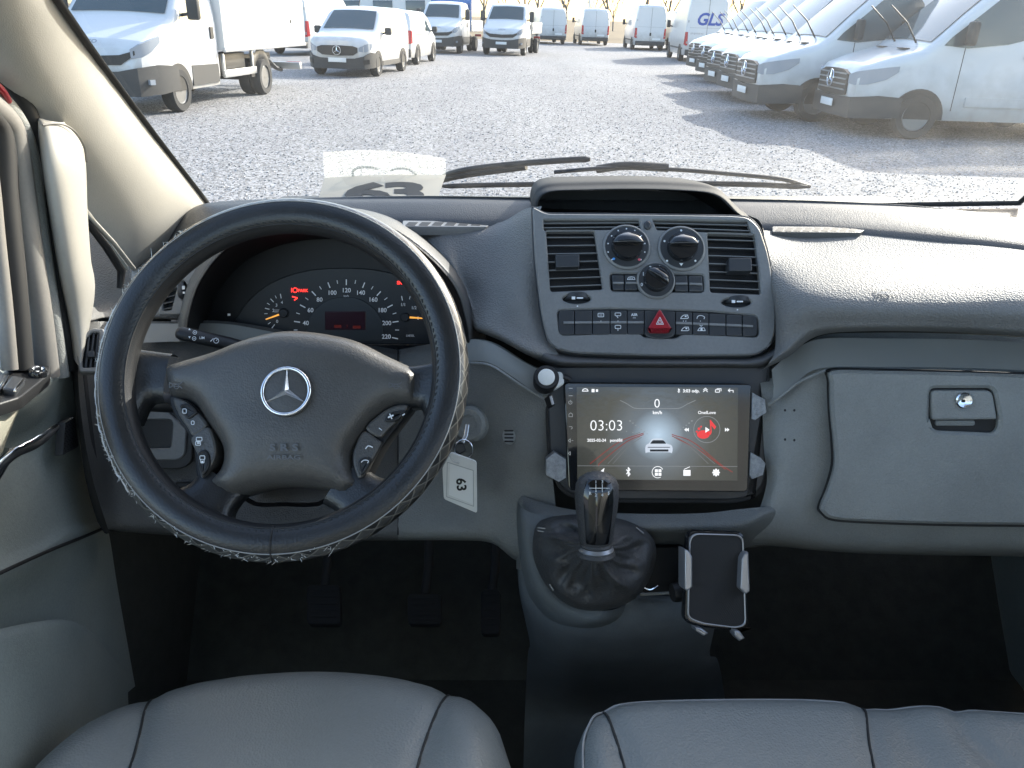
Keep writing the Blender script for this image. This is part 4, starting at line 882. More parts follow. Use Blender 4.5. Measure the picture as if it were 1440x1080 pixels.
# bluetooth adapter plugged in at the top left of the unit
tm = thing('bluetooth_adapter', 'white and black round adapter knob plugged in beside the touchscreen', 'adapter', tuple(H(772, 550, .985)))
TP = PL(H(760, 540, .975), H(800, 540, .985), H(770, 520, .99))
slab('body', rq([(770, 523), (790, 522), (794, 528), (794, 540), (778, 549), (770, 548)], 3), TP, -.02, .006, 'white_plastic', tm, .003)
lathe('collar', [(.0165, -.012), (.0172, .012), (.0155, .016), (.0125, .0165), (.0122, .015), (0, .015)], TP.hit(767.5, 534.5, .004), (TP.n + V((-.25, 0, 0))), 'soft_black', tm, 32)
lathe('button', [(.0115, .012), (.0112, .0168), (.0095, .0175), (0, .0177)], TP.hit(767.5, 534.5, .004), (TP.n + V((-.25, 0, 0))), 'white_plastic', tm, 32)
slab('usb_port', rq([(771, 556), (777, 554), (782, 569), (776, 571)], 1.5), TP, -.012, .006, 'soft_black', tm, .001)
slab('usb_shell', rq([(772.3, 557), (776, 556), (779.6, 568), (776, 569.5)], 1), TP, .004, .0068, 'steel', tm, .0006)
tube('antenna_stub', [TP.hit(792, 530, .004), TP.hit(799, 532, .004), TP.hit(802, 535, .004)], .004, 'soft_black', tm, 8)

# ================================================================== gear lever and console
con = thing('centre_console', 'dark lower console tower and tunnel under the touchscreen', 'console', (.15, .95, .52))
net('console_face', [
    [H(722, 690, .985), H(742, 700, .962), H(800, 716, .942), H(880, 722, .935), H(980, 722, .932), H(1040, 716, .935), H(1086, 712, .935), H(1100, 715, .95)],
    [H(722, 720, .97), H(742, 726, .935), H(800, 735, .92), H(880, 742, .915), H(980, 742, .912), H(1040, 738, .915), H(1082, 722, .925), H(1100, 725, .94)],
    [H(726, 760, .955), H(742, 752, .925), H(800, 748, .922), H(880, 752, .925), H(980, 756, .925), H(1040, 754, .925), H(1075, 742, .93), H(1100, 745, .945)],
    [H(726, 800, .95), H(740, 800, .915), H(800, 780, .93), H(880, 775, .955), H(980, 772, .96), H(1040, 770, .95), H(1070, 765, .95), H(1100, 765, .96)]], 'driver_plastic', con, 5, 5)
net('console_body', [
    [H(726, 770, .965), H(733, 780, .945), H(790, 790, .935), H(880, 800, .935), H(930, 830, .935), H(960, 830, .94), H(985, 830, .97)],
    [H(730, 830, .95), H(740, 840, .91), H(790, 852, .88), H(860, 850, .875), H(930, 845, .89), H(985, 840, .91), H(1005, 840, .94)],
    [H(738, 870, .94), H(752, 875, .90), H(800, 888, .865), H(860, 890, .86), H(930, 885, .87), H(985, 878, .895), H(1005, 880, .93)],
    [H(745, 905, .95), H(760, 915, .92), H(800, 925, .89), H(860, 928, .885), H(930, 925, .89), H(975, 920, .915), H(998, 920, .95)],
    [H(742, 925, .97), H(765, 940, .94), H(800, 948, .92), H(860, 950, .915), H(930, 948, .92), H(980, 940, .94), H(1010, 930, .98)],
    [Z(738, 1010, .58), Z(765, 1010, .60), Z(800, 1012, .62), Z(860, 1012, .62), Z(930, 1010, .62), Z(985, 1000, .60), Z(1020, 990, .58)],
    [Z(735, 1120, .55), Z(765, 1125, .58), Z(800, 1130, .60), Z(860, 1130, .60), Z(930, 1130, .60), Z(990, 1120, .58), Z(1030, 1110, .55)]], 'tunnel', con, 5, 6)
# console cheek that sweeps round the gaiter
net('gaiter_surround', [
    [H(728, 703, .95), H(733, 712, .93), H(750, 722, .92), H(790, 726, .92)],
    [H(727, 740, .93), H(735, 742, .905), H(752, 748, .90), H(775, 752, .91)],
    [H(732, 790, .915), H(742, 792, .885), H(758, 795, .88), H(780, 800, .89)],
    [H(745, 840, .905), H(757, 838, .87), H(775, 838, .86), H(800, 838, .87)],
    [H(775, 880, .90), H(790, 875, .86), H(812, 868, .845), H(830, 856, .85)],
    [H(840, 890, .90), H(845, 882, .86), H(852, 872, .845), H(860, 858, .85)],
    [H(905, 872, .93), H(902, 864, .905), H(900, 855, .90), H(895, 845, .90)],
    [H(935, 850, .96), H(932, 846, .95), H(930, 842, .95), H(925, 838, .95)]], 'tunnel', con, 4, 5)
slab('tray_slot', rr(890, 770, 965, 836, 4), PL(H(890, 830, .905), H(965, 830, .91), H(930, 770, .93)), -.02, .001, 'black', con, .001)
tube('coin_ring', crv([H(905, 826, .885), H(915, 829, .882), H(925, 823, .884)], 8), .0012, 'chrome', con, 6)
tube('slot_edge', [H(900, 836, .886), H(958, 833, .89)], .002, 'lower', con, 6)
gear = thing('gear_lever', 'black gear lever with leather gaiter and glossy shift knob', 'gear lever', tuple(H(830, 850, .86)))
# gaiter: folded leather skirt between base ring and the knob collar
base = [(762, 735), (800, 726), (850, 728), (890, 738), (915, 758), (919, 785), (908, 818), (885, 843), (850, 855), (810, 852), (778, 830), (757, 795), (752, 760)]
bl = crv([(a, b, 0) for a, b in base], 240, True); FOLD = [(.35, .011), (1.05, .007), (1.75, .010), (2.5, .007), (3.15, .012), (3.9, .008), (4.6, .010), (5.25, .007), (5.85, .010)]; c0 = V((838, 772, 0)); rings = []
prof = [(1.04, .0), (1.0, .012), (.95, .026), (.88, .036), (.80, .041), (.72, .045), (.64, .050), (.56, .057), (.48, .066), (.41, .076), (.35, .087), (.30, .096), (.27, .10)]
GPn = PL(H(752, 850, .845), H(919, 850, .845), H(838, 728, .915))
for s_, h_ in prof:
    rg = []
    for i, p in enumerate(bl):
        a = 2 * math.pi * i / 240; k = s_ * (1 + (.06 * math.sin(4 * a + 2.5 * s_) + .03 * math.sin(7 * a + 4 * s_ + 1)) * max(0, 1 - abs(s_ - .62) * 2.6))
        q = V((838, 778, 0)).lerp(p, k) if s_ > .5 else V((836, 778 - (.5 - s_) * 30, 0)).lerp(p, k * (.92 if s_ < .4 else 1))
        hh = h_ + (.014 * math.sin(3 * a + 5 * s_ + .6) + .011 * (1 - abs(math.sin(3.5 * a - 4 * s_))) ** 2) * max(0, 1 - abs(s_ - .62) * 2.6) + .0035 * abs(math.sin(7 * a + 1.2 * math.sin(3 * a))) * max(0, 1 - abs(s_ - .42) * 6)
        for fa, fh in FOLD:
            da = (a - fa - .5 * (1 - s_) + math.pi) % (2 * math.pi) - math.pi
            hh += (fh * math.exp(-(da / .10) ** 2) - fh * .7 * math.exp(-((da - .2) / .12) ** 2)) * max(0, 1 - abs(s_ - .58) * 2.6)
        rg.append(GPn.hit(q.x, q.y, hh))
    rings.append(rg)
v, f = rings_mesh(rings, False, False); obj('gaiter', v, f, 'boot', gear, 80)
for q in ([(756, 742), (772, 744)], [(756, 746), (770, 749)], [(773, 822), (778, 830)], [(880, 822), (886, 832)], [(883, 820), (890, 829)], [(776, 735), (786, 752)], [(895, 742), (905, 750)]):
    tube('gaiter_stitch', crv([GPn.hit(*q[0], .0285), GPn.hit((q[0][0] + q[1][0]) / 2, (q[0][1] + q[1][1]) / 2, .031), GPn.hit(*q[1], .0285)], 5), .0009, 'stitch', gear, 5)
KA = GPn.hit(838, 762, .098); KB = H(840, 664, KA.y + .022); ka = (KB - KA).normalized()
side = V((1, 0, 0)); side = (side - ka * side.dot(ka)).normalized(); fr_ = side.cross(ka)
if fr_.dot(CAM - KA) < 0: fr_ = -fr_
L_ = (KB - KA).length
def knob(name, prof, m, a0=0, a1=360, off=0):
    n = 32; rings = []
    for t, rx, ry in prof:
        rings.append([KA + ka * (L_ * t) + side * ((rx + off) * math.cos(R(a0 + (a1 - a0) * i / n))) + fr_ * ((ry + off) * math.sin(R(a0 + (a1 - a0) * i / n))) for i in range(n + (0 if a1 - a0 == 360 else 1))])
    if a1 - a0 == 360: v, f = rings_mesh(rings); return obj(name, v, f, m, gear, 60)
    k = len(rings[0]); v = [p for r in rings for p in r]; f = [(i * k + j, i * k + j + 1, (i + 1) * k + j + 1, (i + 1) * k + j) for i in range(len(rings) - 1) for j in range(k - 1)]
    return obj(name, v, f, m, gear, 60)
kp = [(-.04, .017, .017), (.0, .0195, .019), (.08, .0212, .021), (.25, .0228, .0225), (.5, .0258, .024), (.68, .0270, .024), (.82, .0262, .022), (.91, .0225, .018), (.97, .0150, .012), (1.0, .007, .006), (1.006, .001, .001)]
knob('shift_knob', kp, 'knob_leather')
ins = [(.04, .0205, .0205)] + [(a, b + .0009, c_ + .0009) for a, b, c_ in kp[2:8]] + [(.945, .0196, .0160)]
kin = knob('knob_inlay', ins, 'knob_gloss', 50, 130)
KFP = PL(KA + fr_ * .0236, KA + fr_ * .0236 + side, KB + fr_ * .0225)
sh = Print().line([(829, 686.5), (857, 686.5)], .9).line([(838, 681), (838, 692)], .9).line([(847, 681), (847, 692)], .9)
for s_, x, y in (('1', 838, 677.5), ('3', 847, 677.5), ('R', 830, 693.5), ('2', 838, 696), ('4', 847, 696), ('5', 856, 693.5)): sh.text(s_, x, y, 4.2, .02)
sh.lay('shift_pattern', KFP, .0012, 'white_print', kin)
cl_ = []
for k in range(3): lathe('knob_collar', [(.018 + .002 * k, -.004), (.0205 + .002 * k, 0), (.018 + .002 * k, .004)], KA - ka * (.003 + .006 * k), ka, 'satin' if k == 1 else 'boot', gear, 28)
# ================================================================== phone holder
ph = thing('phone_holder', 'empty black phone cradle with side clamps mounted on the console', 'phone holder', tuple(H(1005, 890, .84)))
PP = PL(H(965, 885, .80), H(1050, 885, .805), H(1005, 748, .86))
slab('back_shell', rq([(968, 746), (1048, 748), (1054, 885), (1040, 889), (985, 883), (962, 875)], [14, 12, 8, 8, 10, 10]), PP, -.014, .0, 'black_gloss', ph, .004)
po = rq([(970, 750), (1046, 752), (1050, 880), (1036, 884), (988, 878), (967, 870)], [14, 12, 8, 6, 8, 8])
plate('chrome_rim', po, [[(1008 + (x - 1008) * .945, 815 + (y - 815) * .968) for x, y in po]], PP, .004, 'satin', ph, .003, .004, .0008)
slab('rubber_pad', [(1008 + (x - 1008) * .945, 815 + (y - 815) * .968) for x, y in po], PP, -.002, .0028, 'rubber_mesh', ph, .0006)
slab('clamp', rq([(963, 772), (968, 774), (974, 783), (974, 826), (966, 832), (963, 828)], 2), PP, -.012, .016, 'satin', ph, .002)
slab('clamp', rq([(1053, 776), (1047, 778), (1043, 786), (1041, 828), (1049, 836), (1055, 832)], 2), PP, -.012, .016, 'satin', ph, .002)
for q in ([(977, 882), (986, 883), (997, 891), (990, 895), (979, 888)], [(1033, 886), (1041, 888), (1048, 898), (1040, 902), (1033, 894)]): slab('foot', rq(q, 1.5), PP, -.006, .012, 'satin', ph, .002)
lathe('mount_knob', [(.012, -.012), (.013, -.008), (.013, .008), (.012, .012)], H(957, 832, .86), (1, .2, 0), 'soft_black', ph, 16)
tube('mount_arm', [H(1005, 800, .87), H(975, 815, .90), H(945, 822, .925)], .010, 'soft_black', ph, 10)
# ================================================================== steering wheel
WC = CAM + ray(399, 524.5) * .888
wn = V((0, -math.cos(R(36)), math.sin(R(36))))
WP = PL(WC, WC + V((1, 0, 0)), WC + V((0, math.sin(R(36)), math.cos(R(36)))))
wu, wv = V((1, 0, 0)), V((0, math.sin(R(36)), math.cos(R(36))))
wh = thing('steering_wheel', 'four spoke steering wheel in a worn black leather cover', 'steering wheel', tuple(WC))
RM = .1855
def rimpt(th, ph, r=1.0, rx=.0205, rz=.0195, dz=0):
    d = wu * math.cos(th) + wv * math.sin(th)
    return WC + d * (RM + rx * r * math.cos(ph)) + wn * (rz * r * math.sin(ph) + dz)
def rimstrip(name, p0, p1, m, nt=144, npn=10, r=1.0, par=None, wob=0):
    v = []; f = []
    for i in range(nt):
        for j in range(npn + 1):
            th = 2 * math.pi * i / nt; k = r + wob * math.sin(th * 23 + j) * .5 + wob * math.sin(th * 41)
            v.append(rimpt(th, R(p0 + (p1 - p0) * j / npn), k))
    for i in range(nt):
        i2 = (i + 1) % nt
        for j in range(npn): f.append((i * (npn + 1) + j, i2 * (npn + 1) + j, i2 * (npn + 1) + j + 1, i * (npn + 1) + j + 1))
    o = obj(name, v, f, m, par or wh, 60)
    uv = o.data.uv_layers.new(name='rim')
    for p in o.data.polygons:
        for li in p.loop_indices:
            vi = o.data.loops[li].vertex_index; i, j = divmod(vi, npn + 1); x = i / nt
            if i == 0 and max(o.data.loops[q].vertex_index // (npn + 1) for q in p.loop_indices) == nt - 1: x = 1
            uv.data[li].uv = (x, j / npn)
    return o
def band_mat():
    m = bpy.data.materials.new('check_cover'); m.use_nodes = True; n = m.node_tree; p = n.nodes['Principled BSDF']; N = n.nodes.new; L = n.links.new
    u = N('ShaderNodeUVMap'); mp = N('ShaderNodeMapping'); mp.inputs['Scale'].default_value = (74, 5, 1); mp.inputs['Rotation'].default_value = (0, 0, 0); L(u.outputs[0], mp.inputs[0])
    mp2 = N('ShaderNodeMapping'); mp2.inputs['Rotation'].default_value = (0, 0, R(45)); L(mp.outputs[0], mp2.inputs[0])
    ck = N('ShaderNodeTexChecker'); ck.inputs['Scale'].default_value = 1; ck.inputs[1].default_value = (.012, .012, .012, 1); ck.inputs[2].default_value = (.045, .044, .040, 1); L(mp2.outputs[0], ck.inputs[0])
    L(ck.outputs[0], p.inputs['Base Color']); p.inputs['Roughness'].default_value = .28; p.inputs['Coat Weight'].default_value = .3
    br = N('ShaderNodeTexBrick'); br.inputs['Scale'].default_value = 1; br.inputs['Mortar Size'].default_value = .06; br.offset = 0; br.inputs['Brick Width'].default_value = 1; br.inputs['Row Height'].default_value = 1; L(mp2.outputs[0], br.inputs[0])
    bp = N('ShaderNodeBump'); bp.inputs['Strength'].default_value = .8; bp.inputs['Distance'].default_value = .001; bp.invert = True; L(br.outputs['Fac'], bp.inputs['Height']); L(bp.outputs[0], p.inputs['Normal'])
    rn = N('ShaderNodeMix'); rn.data_type = 'RGBA'; L(br.outputs['Fac'], rn.inputs[0]); L(ck.outputs[0], rn.inputs[6]); rn.inputs[7].default_value = (.13, .125, .11, 1); L(rn.outputs[2], p.inputs['Base Color'])
    M['check_cover'] = m
band_mat()
rimstrip('rim_cover', 56, 138, 'wheel_leather', 180, 14)
rimstrip('rim_inner', 138, 262, 'soft_black', 120, 10, .985)
rimstrip('cover_band', -98, 56, 'check_cover', 180, 12, 1.0)
def rimline(name, ph, r, m, rad, n=160):
    return tube(name, [rimpt(2 * math.pi * i / n, R(ph), r) for i in range(n)], rad, m, wh, 6, closed=True)
rimline('cover_seam', 56, 1.01, 'stitch', .0007); rimline('inner_seam', 138, .99, 'gasket', .0013)
sv_, sf = [], []
for i in range(150):
    a, b = 2 * math.pi * i / 150, 2 * math.pi * (i + .55) / 150
    v, f = tube(None, [rimpt(a, R(130), 1.012), rimpt(b, R(126), 1.014)], .0008, None, None, 4); k = len(sv_); sv_ += v; sf += [tuple(x + k for x in t) for t in f]
prop(obj('rim_stitching', sv_, sf, 'seam', wh, 0), kind='stuff')
# frayed cover threads on the worn left and lower edge
tv, tf_ = [], []
for i in range(230):
    th = R(random.choice((random.uniform(125, 215), random.uniform(200, 292)))); ph_ = R(random.uniform(18, 60)); p = rimpt(th, ph_, 1.0)
    d = (wu * math.cos(th) + wv * math.sin(th)) * random.uniform(.1, 1) + wn * random.uniform(0, .6) + (wv * math.cos(th) - wu * math.sin(th)) * random.uniform(-1.3, 1.3)
    ln = random.uniform(.001, .0045) * (2.0 if random.random() < .06 else 1); v, f = tube(None, [p, p + d * ln * .6, p + d * ln + wn * ln * .2], [.00035, .0003, .0001], None, None, 3); k = len(tv); tv += v; tf_ += [tuple(x + k for x in t) for t in f]
prop(obj('frayed_threads', tv, tf_, 'thread', wh, 0), kind='stuff')
wr = []
for i in range(70):
    th = R(158 + i * .9); wr.append(rimpt(th, R(30 + 7 * math.sin(i * .7) + 4 * math.sin(i * 1.9)), 1.008))
tube('worn_edge', wr, [.0005 + .0009 * abs(math.sin(i * .53) * math.sin(i * .17)) for i in range(70)], 'thread', wh, 5, flat=.5)
tube('cover_joint', [rimpt(R(270.5), R(a), 1.012) for a in range(20, 155, 8)], .0011, 'soft_black', wh, 5)
# hub (airbag cover)
hub = [(221, 523), (223, 509), (242, 502), (289, 489), (331, 473), (373, 462), (409, 459), (456, 464), (498, 474), (539, 494), (584, 515), (588, 523), (587, 545), (581, 566), (553, 567), (525, 584), (509, 604), (492, 632), (493, 657), (505, 679), (492, 689), (478, 696), (459, 689), (428, 683), (392, 681), (359, 685), (331, 694), (314, 696), (297, 687), (283, 675), (300, 655), (305, 632), (300, 615), (287, 596), (270, 571), (256, 559), (234, 555), (226, 546)]
def hubh(q):
    # soft crown plus the lower valley under the emblem
    return .012 * math.exp(-((q.x / .10) ** 2 + ((q.y - .0) / .06) ** 2)) + .004 * math.exp(-((q.y + .07) / .03) ** 2)
dome('airbag_cover', px2(hub, 150, True), WP, -.022, .026, .008, 'hub_plastic', wh, .0065, base=-.05, extra=hubh)
# frame and spokes behind the cover
def spoke(name, pts, ws, hs, m='hub_plastic'):
    rows = []
    for (x, y), w_, h_ in zip(pts, ws, hs):
        c_ = WP.hit(x, y, h_); rows.append((c_, w_))
    out = []
    for i, (c_, w_) in enumerate(rows):
        a = rows[max(0, i - 1)][0]; b = rows[min(len(rows) - 1, i + 1)][0]; t = (b - a).normalized(); s_ = t.cross(wn).normalized()
        out.append([c_ - s_ * w_ - wn * .022, c_ - s_ * w_ * .98 - wn * .004, c_ - s_ * w_ * .6 + wn * .004, c_ + wn * .005, c_ + s_ * w_ * .6 + wn * .004, c_ + s_ * w_ * .98 - wn * .004, c_ + s_ * w_ - wn * .022])
    return net(name, out, m, wh, 4, 5)
spoke('spoke', [(235, 530), (212, 528), (192, 530), (172, 535)], [.028, .029, .036, .052], [-.013, -.012, -.008, -.003], 'wheel_leather')
spoke('spoke', [(575, 543), (592, 542), (606, 543), (622, 548)], [.024, .025, .032, .048], [-.013, -.012, -.008, -.003], 'wheel_leather')
spoke('spoke', [(315, 672), (300, 692), (288, 706), (270, 728)], [.030, .028, .032, .048], [-.02, -.014, -.010, -.004], 'wheel_leather')
spoke('spoke', [(475, 676), (494, 690), (510, 704), (528, 722)], [.030, .028, .032, .048], [-.02, -.014, -.010, -.004], 'wheel_leather')
slab('hub_back', rq([(262, 520), (540, 520), (520, 630), (480, 668), (320, 668), (285, 630)], 20), WP, -.10, -.045, 'soft_black', wh, .004)
# switch pods on the wheel
pods = [
    ([(243, 560), (262, 564), (280, 581), (291, 598), (272, 613), (262, 600), (250, 582)], 'left'),
    ([(292, 600), (302, 618), (304, 638), (297, 656), (284, 672), (279, 660), (277, 640), (268, 616)], 'left'),
    ([(574, 570), (552, 571), (531, 584), (514, 602), (533, 615), (546, 604), (562, 588)], 'right'),
    ([(511, 606), (498, 630), (496, 650), (503, 672), (513, 668), (524, 648), (536, 624), (532, 618)], 'right')]
for q, s_ in pods:
    c_ = (sum(a for a, b in q) / len(q), sum(b for a, b in q) / len(q)); o_ = slab('switch_pod', px2(q, 44, True), WP, -.045, -.008, 'hub_plastic', wh, .003)
for q in ([(238, 557), (262, 561), (284, 580), (302, 612), (307, 636), (299, 658), (283, 678), (276, 668), (270, 620), (246, 585)], [(580, 567), (550, 568), (526, 584), (504, 610), (493, 640), (497, 668), (505, 682), (514, 674), (540, 625), (566, 590)]):
    slab('pod_base', px2(q, 60, True), WP, -.05, -.016, 'black', wh, .002)
for q in ([(252, 570), (266, 568), (277, 578), (272, 585), (262, 588)], [(277, 640), (287, 632), (294, 640), (294, 656), (283, 668)], [(541, 592), (546, 581), (562, 577), (572, 578), (556, 592)], [(503, 651), (511, 643), (522, 645), (516, 660), (507, 668)]):
    slab('rocker', px2(q, 30, True), WP, -.01, -.0055, 'soft_black', wh, .002, dish=-.001)
ic = Print().line(rr(257, 575, 262, 581, 1, 2), 1, True).line(rr(269, 592, 273, 597, 1.5, 3), 1, True).line(rr(276, 615, 284, 620, 1, 2), 1, True).line(rr(275, 621, 282, 626, 1, 2), .9, True).rect(277, 622, 281, 624)
ic.line(rr(281, 641, 288, 646, 1, 2), 1, True).line(rr(282, 646, 287, 651, 1, 2), .9, True).rect(283, 648, 286, 651)
ic.line([(546, 587), (553, 584)], 2.2).line([(548, 582), (551, 589)], 1.6).line([(566, 584), (569, 582)], 1.6).line([(533, 602), (537, 605)], 1.1).line(px2([(514, 631), (518, 627), (524, 629)], 8), 1.5).line(px2([(508, 650), (512, 647), (518, 648), (517, 651)], 8), 1.2)
ic.lay('switch_symbols', WP, -.0048, 'white_print', wh, True)
# raised emblem: star in a ring
e0 = WP.hit(402, 550, .020); ex = (WP.hit(435, 550, .020) - e0).length
tube('emblem_ring', [e0 + wu * (ex * math.cos(2 * math.pi * i / 64)) + wv * (ex * math.sin(2 * math.pi * i / 64)) for i in range(64)], .0021, 'chrome', wh, 10, closed=True)
lathe('emblem_base', [(ex * 1.09, -.006), (ex * 1.08, -.001), (ex * 1.02, -.0005), (0, -.0005)], e0, wn, 'hub_plastic', wh, 48)
v, f = [], []
for k in range(3):
    a = R(90 + 120 * k); d = wu * math.cos(a) + wv * math.sin(a); b1 = R(90 + 120 * k + 60); b2 = R(90 + 120 * k - 60)
    s1 = wu * math.cos(b1) + wv * math.sin(b1); s2 = wu * math.cos(b2) + wv * math.sin(b2); i = len(v)
    v += [e0 + wn * .0042, e0 + d * (ex * .97) + wn * .001, e0 + s1 * (ex * .15), e0 + s2 * (ex * .15)]; f += [(i, i + 2, i + 1), (i, i + 1, i + 3)]
obj('emblem_star', v, f, 'chrome', wh, 0)
Print().text('S', 383, 629, 9.5, .035, sx=1.35).text('R', 399, 629, 9.5, .035, sx=1.35).text('S', 415, 629, 9.5, .035, sx=1.35).lay('airbag_lettering', WP, .0125, 'emboss', wh)
Print().text('AIRBAG', 399, 643, 6, .02, sx=1.6).lay('airbag_lettering', WP, .0105, 'emboss', wh)
hn_ = Print()
for x in (247, 556): hn_.line([(x - 9, 538), (x - 9, 545), (x - 4, 543), (x - 4, 540), (x - 9, 538)], 1).line([(x - 4, 540), (x + 6, 540), (x + 9, 537)], 1).line([(x - 4, 543), (x + 6, 543.5), (x + 9, 546)], 1).ring(x + 1, 543.5, 3.2, .9, 12)
hn_.lay('horn_symbol', WP, .0062, 'emboss', wh)
# steering column shroud
net('column_shroud', [
    [WP.hit(330, 560, -.06), WP.hit(350, 530, -.06), WP.hit(400, 515, -.06), WP.hit(450, 530, -.06), WP.hit(475, 560, -.06), WP.hit(478, 640, -.06), WP.hit(462, 705, -.06), WP.hit(400, 712, -.06), WP.hit(345, 705, -.06), WP.hit(328, 640, -.06), WP.hit(330, 560, -.06)],
    [H(335, 570, 1.02), H(352, 545, 1.04), H(400, 535, 1.05), H(450, 545, 1.04), H(468, 570, 1.02), H(472, 640, 1.0), H(458, 700, .985), H(400, 706, .98), H(350, 700, .985), H(332, 640, 1.0), H(335, 570, 1.02)]], 'soft_black', dash, 4, 4)
# stalk with cruise and lamp symbols
st = thing('indicator_stalk', 'black control stalk with symbols left of the wheel hub', 'stalk', tuple(H(300, 475, 1.0)))
sa, sb_ = H(247, 467, .985), H(352, 490, 1.0)
tube('stalk', [sa + (sb_ - sa) * t for t in (0, .02, .06, .3, .7, 1)], [.004, .0085, .0105, .0112, .0108, .009], 'soft_black', st, 16, flat=.8)
STP = PL(sa + wn * .0115, sb_ + wn * .0115, sa + wn * .0115 + V((0, .3, .5)))
Print().poly([(265, 464), (268, 464), (266.5, 461)]).poly([(265, 473), (268, 473), (266.5, 476)]).ring(274, 467.5, 2.6, .7, 12).ring(273, 476, 2.6, .7, 12).line([(273, 467.5), (275, 467.5)], .7).line([(274, 466.5), (274, 468.5)], .7).line([(272, 476), (274, 476)], .7).text('LIM', 284, 475, 3.4, .01).line([(296, 480), (300, 476)], .8).ring(304, 479, 3.6, .8, 14).line([(304, 479), (306, 477)], .7).lay('stalk_symbols', STP, .0008, 'white_print', st)
w2 = thing('wiper_stalk', 'dark lower control stalk half hidden behind the left wheel spoke', 'stalk', tuple(H(215, 565, .95)))
tube('stalk', [H(196, 566, .955), H(204, 566, .955), H(240, 566, .97), H(300, 566, 1.0)], [.006, .012, .014, .012], 'soft_black', w2, 14)
Print().ring(224, 563, 4, .8, 12, 180, 360).line([(224, 563), (227, 560)], .8).lay('stalk_symbols', PL(H(215, 570, .935), H(240, 570, .945), H(225, 555, .95)), 0, 'white_print', w2)
# ================================================================== key and tag
kt = thing('key_ring', 'steel key ring in the ignition behind the wheel rim', 'key ring', tuple(H(654, 635, .95)))
kc = H(652, 632, .955); tube('ring', [kc + V((.0125 * math.cos(a), .004 * math.sin(a), .013 * math.sin(a))) for a in [2 * math.pi * i / 28 for i in range(28)]], .0011, 'chrome', kt, 6, closed=True)
tube('key_blade', [H(657, 597, .975), H(655, 612, .965), H(650, 622, .958)], .0028, 'steel', kt, 8, flat=.4)
slab('key_head', rq([(640, 624), (652, 622), (656, 634), (646, 640), (638, 634)], 3), PL(H(640, 640, .955), H(656, 640, .958), H(648, 620, .965)), -.004, .004, 'soft_black', kt, .002)
tg = thing('key_tag', 'white plastic key tag with number 63 hanging beside the wheel', 'key tag', tuple(H(650, 720, .935)))
TG = PL(H(624, 700, .935), H(670, 720, .93), H(648, 640, .945))
slab('tag_body', rq([(634, 636), (670, 649), (671, 722), (624, 702), (622, 658)], [3, 4, 4, 4, 3]), TG, -.001, .0022, 'white_plastic', tg, .0007)
slab('paper_insert', [(633, 653), (665, 663), (665, 709), (631, 696)], TG, .001, .0026, 'paper', tg, .0002)
Print().line([(629, 650), (665.5, 661.5), (666, 712), (628, 698.5), (629, 650)], .7).lay('insert_edge', TG, .0027, 'piping', tg)
Print().text('63', 649, 681.5, 13, .03, rot=R(84)).lay('tag_number', TG, .0029, 'ink', tg)
tube('tag_loop', crv([H(632, 640, .936), H(636, 648, .932), H(644, 651, .932), H(646, 651, .936)], 10), .0007, 'steel', tg, 5)
# ================================================================== number card on the dash top
def card():
    pane_mat('sleeve_ink', (.55, .58, .58))
    a, b = H(456, 250, 1.80), H(627, 246, 1.80)
    c_, d = a + V((.018, -.21, -.042)), b + V((-.012, -.21, -.036))
    n_ = 12; v = []
    for j in range(n_ + 1):
        for i in range(n_ + 1): p = a.lerp(b, i / n_).lerp(c_.lerp(d, i / n_), j / n_); v.append(p + V((0, 0, .004 * math.sin(math.pi * i / n_) * (1 - j / n_))))
    f = [(j * (n_ + 1) + i, j * (n_ + 1) + i + 1, (j + 1) * (n_ + 1) + i + 1, (j + 1) * (n_ + 1) + i) for j in range(n_) for i in range(n_)]
    v2 = [p - V((0, 0, .0006)) for p in v]; k = len(v); f += [tuple(x + k for x in t[::-1]) for t in f]
    m = bpy.data.materials.new('card_paper'); m.use_nodes = True; n = m.node_tree; p = n.nodes['Principled BSDF']; p.inputs['Base Color'].default_value = (.36, .33, .27, 1); p.inputs['Roughness'].default_value = .6
    M['card_paper'] = m
    t = thing('number_card', 'white sheet with large number 63 lying under the windscreen', 'sign', tuple((c_ + d) / 2))
    o = obj('sheet', v + v2, f, 'card_paper', t, 60)
    P_ = PL(a, b, c_); mk = Print().text('6', 516, 270, 24, .05, sx=3.6).text('3', 569, 269, 24, .05, sx=3.6)
    mk.lay('sheet_number', P_, .0045, 'ink', t)
    # translucent film above the sheet, standing against the glass
    m2 = bpy.data.materials.new('sleeve_film'); m2.use_nodes = True; n = m2.node_tree; n.nodes.clear(); N = n.nodes.new; L = n.links.new
    out = N('ShaderNodeOutputMaterial'); tr = N('ShaderNodeBsdfTransparent'); tl_ = N('ShaderNodeBsdfTranslucent'); tl_.inputs[0].default_value = (.85, .87, .80, 1)
    mx = N('ShaderNodeMixShader'); mx.inputs[0].default_value = .15; L(tr.outputs[0], mx.inputs[1]); L(tl_.outputs[0], mx.inputs[2]); L(mx.outputs[0], out.inputs[0]); M['sleeve_film'] = m2
    top = [H(x, y, 1.775) for x, y in ((455, 214), (500, 211), (545, 212), (590, 217), (627, 223))]; bot = [a.lerp(b, i / 4) for i in range(5)]
    net('sleeve', [bot, [p.lerp(q, .5) + V((0, -.004, 0)) for p, q in zip(bot, top)], top], 'sleeve_film', t, 4, 4)
    P2 = PL(bot[0], bot[4], top[2]); g_ = Print().line(px2([(497, 249), (496, 241), (504, 236), (520, 235), (532, 238)], 14), 3.5).line(px2([(549, 240), (560, 237), (574, 238), (584, 245), (585, 248)], 14), 3)
    g_.lay('sleeve_print', P2, .002, 'sleeve_ink', t)
card()
